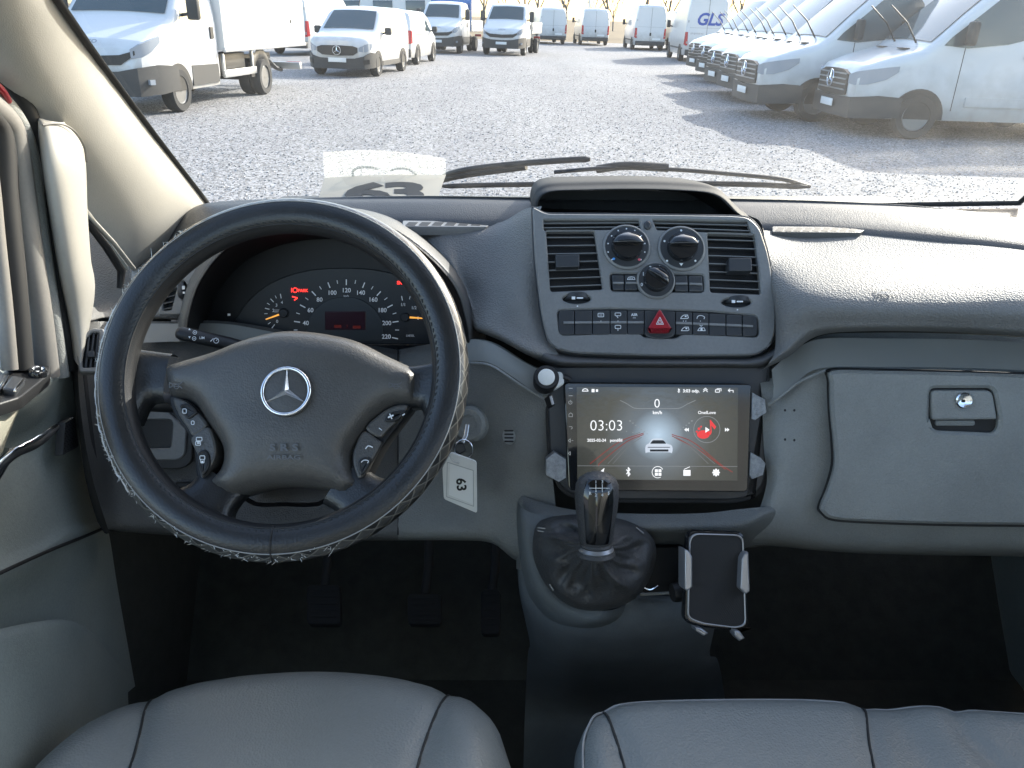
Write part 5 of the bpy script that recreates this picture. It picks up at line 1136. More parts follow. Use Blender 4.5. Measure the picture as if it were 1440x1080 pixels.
# ================================================================== seats
def cushion(name, outline, seams, m, par, ztop, crown=.0, k=.045, Hh=.07, base=.70, step=.012, gw=.010, gd=.006, extra=None):
    l = [V(q) for q in outline]
    if area(l) < 0: l = l[::-1]
    sg = [[V(p) for p in s] for s in seams]
    def h(q, d):
        z = ztop - Hh + Hh * math.sqrt(max(0, 1 - (1 - min(d / k, 1)) ** 2))
        for s in sg:
            ds = min(segd(q, s[i], s[i + 1]) for i in range(len(s) - 1)); z -= gd * math.exp(-(ds / gw) ** 2) + gd * .5 * math.exp(-(ds / (gw * 4)) ** 2)
        return z + (extra(q) if extra else 0)
    def hh(q):
        if not inside(q, l): return None
        return h(q, min(segd(q, l[i - 1], l[i]) for i in range(len(l))))
    return dome2(name, l, h, lambda q, z: V((q[0], q[1], z)), m, par, step, base, 70), hh
def seam_on(name, s, hf, r, m, par, n=40):
    pts = []
    for p in crv([(a, b, 0) for a, b in s], n):
        z = hf(V((p.x, p.y)))
        if z is not None: pts.append(V((p.x, p.y, z + .001)))
    if len(pts) > 2: tube(name, pts, r, m, par, 6)
def zz(px, py, z): p = Z(px, py, z); return (p.x, p.y)
ds = thing('driver_seat', 'grey leather driver seat cushion in front of the steering wheel', 'seat', (-.26, .40, .52))
dsz = .985
out_ = [(-.545, .05), (-.548, .30), (-.545, .51), (-.53, .61), (-.49, .685), (-.43, .735), (-.35, .760), (-.26, .770), (-.17, .765), (-.09, .745), (-.035, .71), (.0, .645), (.012, .52), (.015, .30), (.01, .05)]
sl = [(-.437, .745), (-.428, .70), (-.405, .60), (-.395, .45), (-.395, .06)]
sr = [(-.072, .745), (-.08, .70), (-.10, .60), (-.108, .45), (-.108, .06)]
o_, hf = cushion('seat_cushion', [(p.x, p.y) for p in crv([(a, b, 0) for a, b in out_], 90)], [sl, sr], 'seat', ds, dsz, k=.07, Hh=.075, extra=lambda q: .012 * math.exp(-((q.x + .26) / .12) ** 2) * 0 + .010 * math.exp(-((abs(q.x + .26) - .23) / .04) ** 2))
for s in (sl, sr): seam_on('seat_seam', s, hf, .0016, 'seam', ds)
net('seat_back', [[V((x, .10 - .05 * z + .04 * ((x + .26) / .28) ** 2, .93 + .62 * z)) for x in (-.52, -.44, -.26, -.08, 0)] for z in (0, .35, .7, 1)], 'seat', ds, 4, 4)
box('seat_base', (-.26, .34, .60), (.44, .50, .18), 'black', ds, .02)
bs = thing('passenger_bench', 'grey leather passenger double seat at lower right', 'seat', (.60, .40, .52))
out_ = [(.075, .05), (.072, .40), (.068, .60), (.078, .665), (.11, .697), (.20, .705), (.35, .706), (.50, .698), (.60, .685), (.80, .678), (.98, .665), (1.0, .55), (1.0, .05)]
s1 = [(.103, .71), (.107, .68), (.119, .60), (.128, .45), (.128, .06)]
s2 = [(.413, .70), (.408, .68), (.384, .60), (.36, .45), (.36, .06)]
s3 = [(.52, .69), zz(1345, 1008, .98), zz(1362, 1030, .985), zz(1400, 1070, .985), zz(1440, 1100, .985)]
o_, hf = cushion('seat_cushion', [(p.x, p.y) for p in crv([(a, b, 0) for a, b in out_], 100)], [s1, s2, s3], 'seat', bs, dsz, k=.035, Hh=.045, extra=lambda q: -.010 * math.exp(-((q.x - .44) / .03) ** 2))
for s in (s1, s2): seam_on('seat_seam', s, hf, .0016, 'seam', bs)
ep = crv([(a, b, 0) for a, b in out_], 100)
cx_ = V((.5, .3, 0)); seam_on('edge_piping', [tuple(p + V((.008 if p.x < .2 else 0, -.007 if p.y > .5 else 0, 0)))[:2] for p in ep[4:88:3]], hf, .0016, 'piping', bs, 120)
net('seat_back', [[V((x, .10 - .05 * z + .03 * ((x - .55) / .45) ** 2, .93 + .62 * z)) for x in (.10, .25, .55, .85, 1.0)] for z in (0, .35, .7, 1)], 'seat', bs, 4, 4)
box('seat_base', (.55, .34, .60), (.80, .50, .18), 'black', bs, .02)
# ================================================================== pedals
for nm, lab, x, y, w_, h_, yy in (('clutch_pedal', 'dark rubber clutch pedal, leftmost in the footwell', 455, 850, 48, 56, 1.02), ('brake_pedal', 'dark rubber brake pedal, middle one in the footwell', 597, 856, 48, 44, 1.02), ('accelerator_pedal', 'dark ribbed accelerator pedal, rightmost in the footwell', 690, 860, 28, 64, 1.03)):
    t = thing(nm, lab, 'pedal', tuple(H(x, y + h_ / 2, yy)), 'pedals in the footwell')
    P_ = PL(H(x - 20, y, yy), H(x + 20, y, yy), H(x, y - 30, yy + .03)); slab('pad', rr(x - w_ / 2, y - h_ / 2, x + w_ / 2, y + h_ / 2, 8), P_, -.012, .004, 'pedal_rubber', t, .003)
    for i in range(5): slab('rib', rr(x - w_ / 2 + 5, y - h_ / 2 + 6 + i * h_ / 6, x + w_ / 2 - 5, y - h_ / 2 + 9 + i * h_ / 6, 1, 2), P_, .003, .006, 'pedal_rubber', t, .0005)
    tube('arm', [P_.hit(x, y - h_ * .3, -.01), H(x + 6, y - 60, yy + .05), H(x + 8, y - 150, yy + .14)], .008, 'pedal_rubber', t, 8)
# ================================================================== outside: ground
SL = -.03                                     # the yard falls gently to the right
TILT = Matrix.Rotation(math.atan(-SL), 4, 'Y')
def G(px, py, h=0):
    r = ray(px, py); t = (CZ - h) / (-r.z + SL * r.x); return CAM + r * t
def gravel_mat(name, c, s1=17):
    m = bpy.data.materials.new(name); m.use_nodes = True; n = m.node_tree; p = n.nodes['Principled BSDF']; N = n.nodes.new; L = n.links.new
    tc = N('ShaderNodeTexCoord'); vo = N('ShaderNodeTexVoronoi'); vo.inputs['Scale'].default_value = s1; L(tc.outputs['Object'], vo.inputs['Vector'])
    no = N('ShaderNodeTexNoise'); no.inputs['Scale'].default_value = .25; no.inputs['Detail'].default_value = 8; mpg = N('ShaderNodeMapping'); mpg.inputs['Scale'].default_value = (1.6, .35, 1); L(tc.outputs['Object'], mpg.inputs[0]); L(mpg.outputs[0], no.inputs['Vector'])
    hs = N('ShaderNodeSeparateColor'); L(vo.outputs['Color'], hs.inputs[0])
    r = N('ShaderNodeValToRGB'); e = r.color_ramp.elements; e[0].color = (*[x * .22 for x in c], 1); e[1].color = (*[min(1, x * 1.8) for x in c], 1); L(hs.outputs[0], r.inputs[0])
    mx = N('ShaderNodeMix'); mx.data_type = 'RGBA'; mx.blend_type = 'MULTIPLY'; mx.inputs[0].default_value = .5; L(r.outputs[0], mx.inputs[6])
    r2 = N('ShaderNodeValToRGB'); e = r2.color_ramp.elements; e[0].position = .35; e[1].position = .65; e[0].color = (.75, .75, .77, 1); e[1].color = (1.3, 1.28, 1.22, 1); L(no.outputs['Fac'], r2.inputs[0]); L(r2.outputs[0], mx.inputs[7])
    L(mx.outputs[2], p.inputs['Base Color']); p.inputs['Roughness'].default_value = .85
    b = N('ShaderNodeBump'); b.inputs['Strength'].default_value = .35; b.inputs['Distance'].default_value = .010; b.invert = True; L(vo.outputs['Distance'], b.inputs['Height']); L(b.outputs[0], p.inputs['Normal'])
    M[name] = m
gravel_mat('gravel', (.20, .20, .207), 42); gravel_mat('stone', (.29, .29, .297), 44)
mat('dry_grass', (.15, .105, .05), .9, mott=.35, ms=.6)
def gsheet(name, x0, x1, y0, y1, dz, m, n=1):
    v = [(x, y, SL * x + dz) for x, y in ((x0, y0), (x1, y0), (x1, y1), (x0, y1))]
    return prop(obj(name, v, [(0, 1, 2, 3)], m, None, 0), kind='structure')
gsheet('ground', -600, 600, -60, 1200, -.012, 'dry_grass')
gsheet('gravel_yard', -80, 90, -40, 70, 0, 'gravel')
sv_, sf = [], []
ico = [V(q).normalized() for q in ((1, 1, 1), (1, -1, -1), (-1, 1, -1), (-1, -1, 1), (0, 0, 1.2), (1.1, 0, 0), (0, 1.1, 0), (-1.1, 0, 0), (0, -1.1, 0))]
hull = [(4, 0, 3), (4, 5, 0), (5, 1, 0), (1, 6, 0), (0, 6, 4), (6, 2, 7), (4, 6, 7), (7, 3, 4), (3, 8, 4), (8, 5, 4), (8, 1, 5)]
for i in range(34000):
    y = 6.5 + 26 * random.random() ** 1.5; x = (random.random() - .5) * y * 1.25
    if i < 1800: x = random.uniform(-4.2, -2.0); y = random.uniform(4.2, 7.5)
    r = random.uniform(.005, .013); a = random.random() * 6.28; ca, sa_ = math.cos(a), math.sin(a); sx, sy, sz = random.uniform(.7, 1.4), random.uniform(.7, 1.4), random.uniform(.5, 1.0)
    k = len(sv_)
    for q in ico:
        qx, qy = q.x * sx, q.y * sy; sv_.append((x + r * (qx * ca - qy * sa_), y + r * (qx * sa_ + qy * ca), SL * x + r * .25 + r * q.z * sz))
    sf += [tuple(j + k for j in t) for t in hull]
prop(obj('gravel_stones', sv_, sf, 'stone', None, 0), 'loose pale grey gravel stones covering the yard', 'gravel', None, 'stuff')

# ================================================================== vehicles
mat('van_white', (.66, .67, .68), .32, coat=.5, mott=.02, ms=2)
def dirty_paint(m):
    n = m.node_tree; p = n.nodes['Principled BSDF']; N = n.nodes.new; L = n.links.new; tc = N('ShaderNodeTexCoord'); s = N('ShaderNodeSeparateXYZ'); L(tc.outputs['Object'], s.inputs[0])
    no = N('ShaderNodeTexNoise'); no.inputs['Scale'].default_value = 4; no.inputs['Detail'].default_value = 9; L(tc.outputs['Object'], no.inputs['Vector'])
    a = N('ShaderNodeMath'); a.operation = 'MULTIPLY_ADD'; a.inputs[1].default_value = -1.1; L(s.outputs[2], a.inputs[0]); L(no.outputs['Fac'], a.inputs[2])
    r = N('ShaderNodeMapRange'); r.inputs[1].default_value = -.75; r.inputs[2].default_value = .35; r.inputs[4].default_value = .8; L(a.outputs[0], r.inputs[0])
    mx = N('ShaderNodeMix'); mx.data_type = 'RGBA'; L(r.outputs[0], mx.inputs[0]); mx.inputs[6].default_value = (.64, .65, .66, 1); mx.inputs[7].default_value = (.24, .22, .19, 1); L(mx.outputs[2], p.inputs['Base Color'])
dirty_paint(M['van_white'])
mat('truck_box', (.70, .70, .69), .5)
mat('cladding', (.032, .034, .036), .6)
mat('grille_dark', (.013, .014, .015), .5)
mat('car_glass', (.06, .085, .095), .06, coat=.3)
mat('tyre', (.03, .03, .03), .85)
mat('wheel_rim', (.22, .225, .23), .38, .7)
mat('lamp_glass', (.30, .33, .37), .1, coat=.5)
mat('tail_red', (.45, .02, .03), .25)
mat('plate', (.75, .76, .76), .5)
mat('blue_tarp', (.06, .17, .42), .5)
mat('gls_blue', (.03, .08, .36), .5)
mat('alu', (.55, .56, .57), .4, .8)
mat('seat_dark', (.05, .05, .055), .8)
def lerp_prof(p, x):
    if x >= p[0][0]: return p[0][1]
    for (a, va), (b, vb) in zip(p, p[1:]):
        if x >= b: return va + (vb - va) * (a - x) / (a - b)
    return p[-1][1]
class Car:
    def __init__(s, name, top, wid, zb=.32, belt=1.3, tum=.14, rc=.13, crown=.03):
        s.top, s.wid, s.zb, s.belt, s.tum, s.rc, s.crown = top, wid, zb, belt, tum, rc, crown
        s.H = max(z for _, z in top); s.L = -top[-1][0]
        s.r = bpy.data.objects.new(name, None); col.objects.link(s.r); s.r.empty_display_size = .3
    def T(s, z): return 1 - s.tum * max(0, (z - s.belt) / max(.1, s.H - s.belt)) ** 1.5
    def w(s, x, z): return lerp_prof(s.wid, x) * s.T(z)
    def zt(s, x): return lerp_prof(s.top, x)
    def sec(s, x):
        zt = s.zt(x); rc = min(s.rc, (zt - s.zb) * .35); p = []
        for i in range(9): z = s.zb + (zt - rc - s.zb) * i / 8; p.append((s.w(x, z) - (.03 if i == 0 else 0), z))
        ws = s.w(x, zt - rc)
        for i in range(1, 5): a = math.pi / 2 * i / 4; p.append((ws - rc * 1.1 * (1 - math.cos(a)), zt - rc + rc * math.sin(a)))
        we = p[-1][0]
        for i in range(1, 5): y = we * (1 - i / 4); p.append((y, zt + s.crown * (1 - (y / we) ** 2)))
        return p
    def body(s, m='van_white', name='body'):
        xs = sorted({round(x, 3) for x, _ in s.top} | {round(x, 3) for x, _ in s.wid} | {-s.L * i / 24 for i in range(25)}, reverse=True)
        xs = [x for i, x in enumerate(xs) if i == 0 or xs[i - 1] - x > .004]
        v = []; f = []; n = 0
        for x in xs:
            p = s.sec(x); ring = [(x, y, z) for y, z in p] + [(x, -y, z) for y, z in p[-2::-1]]; n = len(ring); v += ring
        for i in range(len(xs) - 1):
            for j in range(n - 1): f.append((i * n + j, i * n + j + 1, (i + 1) * n + j + 1, (i + 1) * n + j))
        f.append(tuple(range(n))); f.append(tuple((len(xs) - 1) * n + j for j in range(n - 1, -1, -1)))
        return fixnorm(obj(name, v, f, m, s.r, 32))
    def side(s, name, pts, sgn, m, off=.006, par=None):
        n = len(pts); o = [(x, sgn * (s.w(x, z) + off), z) for x, z in pts]; i_ = [(x, sgn * (s.w(x, z) - .02), z) for x, z in pts]
        c = (sum(x for x, _ in pts) / n, sum(z for _, z in pts) / n); v = o + i_ + [(c[0], sgn * (s.w(*c) + off), c[1])]
        f = [(j, (j + 1) % n, 2 * n) for j in range(n)] + [(j, (j + 1) % n, n + (j + 1) % n, n + j) for j in range(n)]
        return fixnorm(obj(name, v, f, m, par or s.r, 30))
    def screen(s, xa, xb, m='car_glass', marg=.07, off=.012, name='windscreen'):
        v = []; nx, ny = 6, 10
        for i in range(nx + 1):
            x = xa + (xb - xa) * i / nx; zt = s.zt(x); we = s.w(x, zt) - s.rc * .6 - marg
            for j in range(ny + 1): y = we * (2 * j / ny - 1); v.append((x + off * .7, y, zt + s.crown * (1 - (y / (we + .1)) ** 2) + off))
        f = [(i * (ny + 1) + j, i * (ny + 1) + j + 1, (i + 1) * (ny + 1) + j + 1, (i + 1) * (ny + 1) + j) for i in range(nx) for j in range(ny)]
        o = obj(name, v, f, m, s.r, 60); fixnorm(o); return o
    def plan(s, z, q):
        """point at arc length q from the centre of the nose round the side"""
        w0 = s.w(0, z)
        if q <= w0: return V((0, q)), V((1, 0))
        p = [(x, s.w(x, z)) for x, _ in s.wid]; acc = w0
        for (x0, y0), (x1, y1) in zip(p, p[1:]):
            d = math.hypot(x1 - x0, y1 - y0)
            if acc + d >= q: t = (q - acc) / d; nn = V((y1 - y0, -(x1 - x0))).normalized(); nn = V((abs(nn.x), abs(nn.y))); return V((x0 + (x1 - x0) * t, y0 + (y1 - y0) * t)), nn
            acc += d
        return V(p[-1]), V((0, 1))
    def wrap(s, name, st, sgn, m, off=.01, dep=.06, par=None):
        """patch round the nose; st = [(q, z0, z1)]"""
        v = []; k = len(st)
        for o_ in (off, -dep):
            for q, z0, z1 in st:
                for z in (z0, z1): p, nn = s.plan(z, abs(q)); p = p + nn * o_; v.append((p.x, sgn * p.y * (1 if q >= 0 else -1), z))
        f = []
        for i in range(k - 1): a = 2 * i; f += [(a, a + 2, a + 3, a + 1), (a + 2 * k, a + 1 + 2 * k, a + 3 + 2 * k, a + 2 + 2 * k), (a, a + 2 * k, a + 2 + 2 * k, a + 2), (a + 1, a + 3, a + 3 + 2 * k, a + 1 + 2 * k)]
        f += [(0, 1, 1 + 2 * k, 2 * k), (2 * k - 2, 4 * k - 2, 4 * k - 1, 2 * k - 1)]
        return fixnorm(obj(name, v, f, m, par or s.r, 40))
    def wheel(s, x, y, r, wd=.22, sgn=1, rimr=.62, dual=False):
        t = lathe('wheel', [(r * .6, -wd / 2), (r * .93, -wd / 2), (r, -wd * .3), (r, wd * .3), (r * .93, wd / 2), (r * .66, wd * .48), (r * .62, wd * .3)], (x, y, r), (0, sgn, 0), 'tyre', s.r, 28)
        lathe('rim', [(r * .64, wd * .36), (r * .60, wd * .40), (r * .54, wd * .30 - (.06 if dual else 0)), (r * .36, wd * .26 - (.10 if dual else 0)), (r * .22, wd * .34 - (.02 if dual else 0)), (r * .10, wd * .36), (0, wd * .36)], (x, y, r), (0, sgn, 0), 'wheel_rim', t, 28)
        for i in range(10): a = 2 * math.pi * i / 10; c = V((x, y + sgn * wd * .31, r)) + V((math.cos(a) * r * .46, 0, math.sin(a) * r * .46)); lathe('rim_hole', [(r * .055, -.01), (r * .055, .008), (0, .008)], c, (0, sgn, 0), 'black', t, 6) if not dual else None
        return t
    def wheels(s, xf, xr, r=.345, inset_=.075, dual=False):
        for x in (xf, xr):
            for sg in (1, -1):
                y = s.w(x, .5) - inset_
                if x == xr and dual: y = s.w(xf, .5) - inset_ + .05
                s.wheel(x, sg * y, r, sgn=sg, dual=dual and x == xr)
                if x == xr and dual: s.wheel(x, sg * (y - .26), r, sgn=sg, dual=True)
                if not (dual and x == xr):
                    pts = [(x + r * 1.22 * math.cos(a), s.zb + .0 + max(.002, r * 1.22 * math.sin(a) + r - s.zb)) for a in [math.pi * i / 16 for i in range(17)]]
                    pts = [(x + r * 1.22, s.zb + .01)] + pts + [(x - r * 1.22, s.zb + .01)]
                    s.side('wheel_arch', pts, sg, 'grille_dark', .02)
    def mirrors(s, x, z, h=.34, w=.20, m='cladding', out=.16):
        for sg in (1, -1):
            y = sg * (s.w(x, z) + out); b = box('mirror', (x + .02, y, z + h * .35), (.12, w, h), m, s.r, .04)
            tube('arm', [V((x, sg * (s.w(x, z) - .04), z)), V((x + .02, y, z + .04))], .03, m, b, 6)
    def plate(s, z=.50, x=.03, w=.52): return box('number_plate', (x, 0, z), (.015, w, .115), 'plate', s.r, .004)
    def star(s, z, r, x=.05):
        c = V((x, 0, z)); o = tube('emblem', [c + V((0, r * math.cos(a), r * math.sin(a))) for a in [2 * math.pi * i / 24 for i in range(24)]], r * .09, 'chrome', s.r, 6, closed=True)
        for k in range(3): a = R(90 + 120 * k); tube('emblem_arm', [c, c + V((0, math.cos(a), math.sin(a))) * r * .97], [r * .15, r * .04], 'chrome', o, 5)
    def put(s, front, heading, label, cat='van', group=None):
        put(s.r, front, heading); prop(s.r, label, cat, group); return s
def put(r, p, hd):
    p = V((p[0], p[1], SL * p[0])); r.rotation_mode = 'XYZ'
    r.matrix_world = Matrix.Translation(p) @ TILT @ Matrix.Rotation(hd, 4, 'Z')
    l, q, _ = r.matrix_world.decompose(); r.location = l; r.rotation_euler = q.to_euler()
def copy_tree(o, par=None):
    c = o.copy(); col.objects.link(c); c.parent = par
    for ch in list(o.children): copy_tree(ch, c)
    return c
VG = 'parked delivery vans and trucks'
PANEL_TOP = [(0, .78), (-.03, .96), (-.12, 1.06), (-.5, 1.20), (-.95, 1.33), (-1.03, 1.38), (-1.5, 1.84), (-1.98, 2.27), (-2.15, 2.37), (-2.6, 2.46), (-5.6, 2.46), (-5.85, 2.42), (-5.93, 2.34)]
PANEL_W = [(0, .70), (-.06, .82), (-.2, .90), (-.45, .96), (-.9, .99), (-5.7, .99), (-5.93, .95)]
def sprinter(wipers=True):
    c = Car('white_van', PANEL_TOP, PANEL_W, .30, 1.35, .15)
    c.body(); c.screen(-1.08, -1.97)
    c.wrap('bumper', [(-1.55, .32, .62), (-1.2, .30, .64), (-.8, .28, .60), (0, .28, .58), (.8, .28, .60), (1.2, .30, .64), (1.55, .32, .62)], 1, 'cladding', .05, .05)
    c.wrap('grille', [(-.62, .62, .93), (-.4, .60, .99), (0, .59, 1.0), (.4, .60, .99), (.62, .62, .93)], 1, 'grille_dark', .025, .04)
    for z in (.68, .76, .84, .92): c.wrap('grille_bar', [(-.58, z, z + .022), (0, z, z + .022), (.58, z, z + .022)], 1, 'satin', .04, .01)
    c.star(.84, .13, .07); c.plate(.47, .065)
    for sg in (1, -1):
        c.wrap('headlight', [(.64, .80, .93), (.80, .78, .98), (1.0, .80, 1.02), (1.25, .88, 1.06), (1.42, 1.0, 1.08)], sg, 'lamp_glass', .015, .05)
        c.side('side_window', [(-1.22, 1.40), (-1.32, 1.52), (-1.95, 2.06), (-2.05, 2.10), (-2.62, 2.12), (-2.70, 2.02), (-2.74, 1.62), (-2.66, 1.56), (-2.2, 1.44), (-1.6, 1.37)], sg, 'car_glass', .006)
        c.side('rub_strip', [(-1.75, .52), (-4.3, .52), (-4.3, .66), (-1.75, .66)], sg, 'van_white', .02)
        c.side('door_handle', [(-2.5, 1.24), (-2.72, 1.24), (-2.72, 1.29), (-2.5, 1.29)], sg, 'cladding', .03)
        for x in (-1.55, -2.85): c.side('door_seam', [(x, .45), (x - .012, .45), (x - .012, 1.38), (x, 1.38)], sg, 'grille_dark', .003)
        c.side('door_seam', [(-2.86, 1.38), (-2.872, 1.38), (-2.872, 2.2), (-2.86, 2.2)], sg, 'grille_dark', .003)
        c.side('tail_light', [(-5.80, .95), (-5.92, .95), (-5.92, 1.55), (-5.80, 1.50)], sg, 'tail_red', .01)
    for y in (.45, -.35): v_ = c.zt(-.86) + .03; box('bonnet_vent', (-.84, y, v_), (.10, .26, .015), 'grille_dark', c.r, .004)
    if wipers:
        for y in (.42, -.36): o = tube('wiper', [V((-1.04, y, 1.42)), V((-.86, y - .05, 1.70)), V((-.58, y - .12, 1.95))], [.016, .013, .010], 'black', c.r, 5)
    c.mirrors(-1.55, 1.46); c.wheels(-1.02, -4.70, .345)
    box('rear_bumper', (-5.97, 0, .42), (.12, 1.86, .24), 'cladding', c.r, .03)
    return c
spots = [((1166, 144), 'white van nearest on the right, its whole side door in view'), ((1046, 127), 'second white van on the right, front wheel in view behind the nearest'), ((1022, 112), 'third white van from the right with raised wipers'), ((1003, 105), 'fourth white van from the right, only nose and windscreen showing'), ((989, 93), 'fifth white van from the right, star grille peeking out of the row'), ((975, 86), 'farthest white van of the right hand row beside the blue lettered van')]
first = sprinter()
for i, ((px, py), lab) in enumerate(spots):
    p = G(px, py, .47); r = first.r if i == 0 else copy_tree(first.r)
    put(r, (p.x, p.y), R(180 + (0, 2, 3, 4, 5, 6)[i])); r.scale = (1.06,) * 3; prop(r, lab, 'van', 'white vans in the right hand row')
# --- vans seen from behind
def rear_van(top, wid, gls=False, low=False, m='van_white'):
    c = Car('white_van', top, wid, .30, 1.2, .16, .16)
    c.body(m); L_ = c.L; xb = -L_ - .005
    ht = c.H
    def rp(name, pts, m_, t=.015, par=None):
        n = len(pts); v = [(xb - t, y, z) for y, z in pts] + [(xb + .03, y, z) for y, z in pts]
        return fixnorm(obj(name, v, [tuple(range(n))] + [(j, (j + 1) % n, n + (j + 1) % n, n + j) for j in range(n)], m_, par or c.r, 30))
    rp('door_gap', [(-.006, .55), (.006, .55), (.006, ht - .15), (-.006, ht - .15)], 'grille_dark', .004)
    rp('door_seam', [(-.80, ht * .52), (.80, ht * .52), (.80, ht * .52 + .012), (-.80, ht * .52 + .012)], 'satin', .003)
    box('rear_bumper', (xb - .06, 0, .42), (.16, 1.86, .26), 'cladding', c.r, .04)
    rp('number_plate', [(-.66, .62), (-.14, .62), (-.14, .73), (-.66, .73)], 'plate', .015)
    rp('latch', [(-.05, .86), (.05, .86), (.05, 1.04), (-.05, 1.04)], 'grille_dark', .03)
    for sg in (1, -1):
        rp('tail_light', [(sg * .83, .72), (sg * .95, .72), (sg * .95, 1.3), (sg * .87, 1.3)], 'tail_red', .02)
        c.side('tail_light_side', [(-L_ + .12, .75), (-L_ + .02, .75), (-L_ + .02, 1.3), (-L_ + .08, 1.3)], sg, 'tail_red', .015)
        for z in (.8, 1.7): rp('hinge', [(sg * .86, z), (sg * .90, z), (sg * .90, z + .1), (sg * .86, z + .1)], 'satin', .03)
        c.side('side_rail', [(-1.6, .55), (-L_ + .4, .55), (-L_ + .4, .62), (-1.6, .62)], sg, 'cladding', .02)
    c.mirrors(-1.55, 1.5, .34, .18, 'cladding', .2); c.wheels(-1.0, -L_ + 1.15, .345)
    if gls:
        v, f = text2('GLS', .03, .25); k = .50 / .7
        obj('lettering', [(xb - .012, -(q.x * k) - .05, 1.62 + q.y * k) for q in v], f, 'gls_blue', c.r, 0)
        v, f = text2('gls-group.eu', .0, 0); obj('web_address', [(xb - .012, -(q.x * .12) + .45, 1.22 + q.y * .12) for q in v], f, 'satin', c.r, 0)
        rp('high_brake_light', [(-.42, ht - .10), (.42, ht - .10), (.38, ht - .02), (-.38, ht - .02)], 'grille_dark', .03)
    return c
def hightop(h): return [(0, .8), (-.03, .98), (-.15, 1.1), (-1.0, 1.36), (-1.9, 2.2), (-2.2, h - .12), (-2.8, h), (-5.5, h), (-5.65, h - .05), (-5.75, h - .14)]
w_ = [(0, .72), (-.2, .92), (-.8, .99), (-5.6, .99), (-5.75, .94)]
def back_at(px0, px1, py): a, b = G(px0, py), G(px1, py); return (a + b) / 2
def put_rear(c, p, hd, lab, group=VG):
    d = V((math.cos(hd), math.sin(hd))); c.put((p.x + d.x * c.L, p.y + d.y * c.L), hd, lab, 'van', group)
put_rear(rear_van(hightop(2.35), w_), V((2.9, 62)), R(97), 'white van at far centre, seen from behind beside the flatbed truck')
put_rear(rear_van(hightop(2.38), w_), V((5.9, 62)), R(92), 'white van at far centre with one horizontal door seam, seen from behind')
put_rear(rear_van(hightop(2.62), w_), V((8.7, 55)), R(90), 'tall white van at far centre with red tail lights, seen from behind')
put_rear(rear_van(hightop(2.35), w_), V((11.2, 56)), R(90), 'white van half hidden behind the blue lettered van')
put_rear(rear_van(hightop(2.85), w_, True), V((9.0, 40.5)), R(88), 'white van with blue GLS letters on its rear doors')
# --- small vans on the left
def citan():
    top = [(0, .74), (-.04, .92), (-.15, 1.02), (-.9, 1.16), (-1.0, 1.2), (-1.75, 1.70), (-2.0, 1.78), (-2.6, 1.83), (-4.1, 1.82), (-4.35, 1.74), (-4.42, 1.55)]
    c = Car('small_van', top, [(0, .62), (-.06, .74), (-.22, .86), (-.6, .91), (-4.2, .92), (-4.42, .88)], .26, 1.1, .16, .14)
    c.body(); c.screen(-1.04, -1.76)
    c.wrap('bumper', [(-1.5, .26, .60), (-1.0, .24, .66), (-.75, .22, .56), (-.5, .22, .50), (0, .22, .48), (.5, .22, .50), (.75, .22, .56), (1.0, .24, .66), (1.5, .26, .60)], 1, 'cladding', .05, .05)
    c.wrap('grille', [(-.58, .66, .78), (-.45, .58, .82), (0, .56, .83), (.45, .58, .82), (.58, .66, .78)], 1, 'grille_dark', .03, .04)
    c.star(.70, .115, .08); c.plate(.45, .07)
    for sg in (1, -1):
        c.wrap('headlight', [(.62, .68, .78), (.8, .66, .86), (1.0, .72, .90), (1.15, .82, .92)], sg, 'lamp_glass', .015, .05)
        c.wrap('fog_light', [(.72, .34, .46), (.9, .36, .48)], sg, 'black', .065, .05)
        c.side('side_window', [(-1.35, 1.16), (-1.95, 1.58), (-2.5, 1.62), (-2.5, 1.18)], sg, 'car_glass', .006)
        c.side('sill', [(-1.3, .28), (-3.3, .28), (-3.3, .40), (-1.3, .40)], sg, 'cladding', .015)
    tube('antenna', [V((-2.1, 0, 1.82)), V((-2.25, 0, 2.05))], .012, 'black', c.r, 5)
    c.mirrors(-1.45, 1.13, .2, .2); c.wheels(-.85, -3.55, .315, .07)
    return c
ci = citan(); a_, b_ = G(453, 105), G(527, 106); m_ = (a_ + b_) / 2; hdg = math.atan2(-(b_.x - a_.x), (b_.y - a_.y)) + math.pi
hdC = R(-98)
d = V((math.cos(hdC), math.sin(hdC))); ci.put((m_.x + d.x * .85, m_.y + d.y * .85), hdC, 'small white van with dark bumper and star badge facing the camera', 'van', VG)
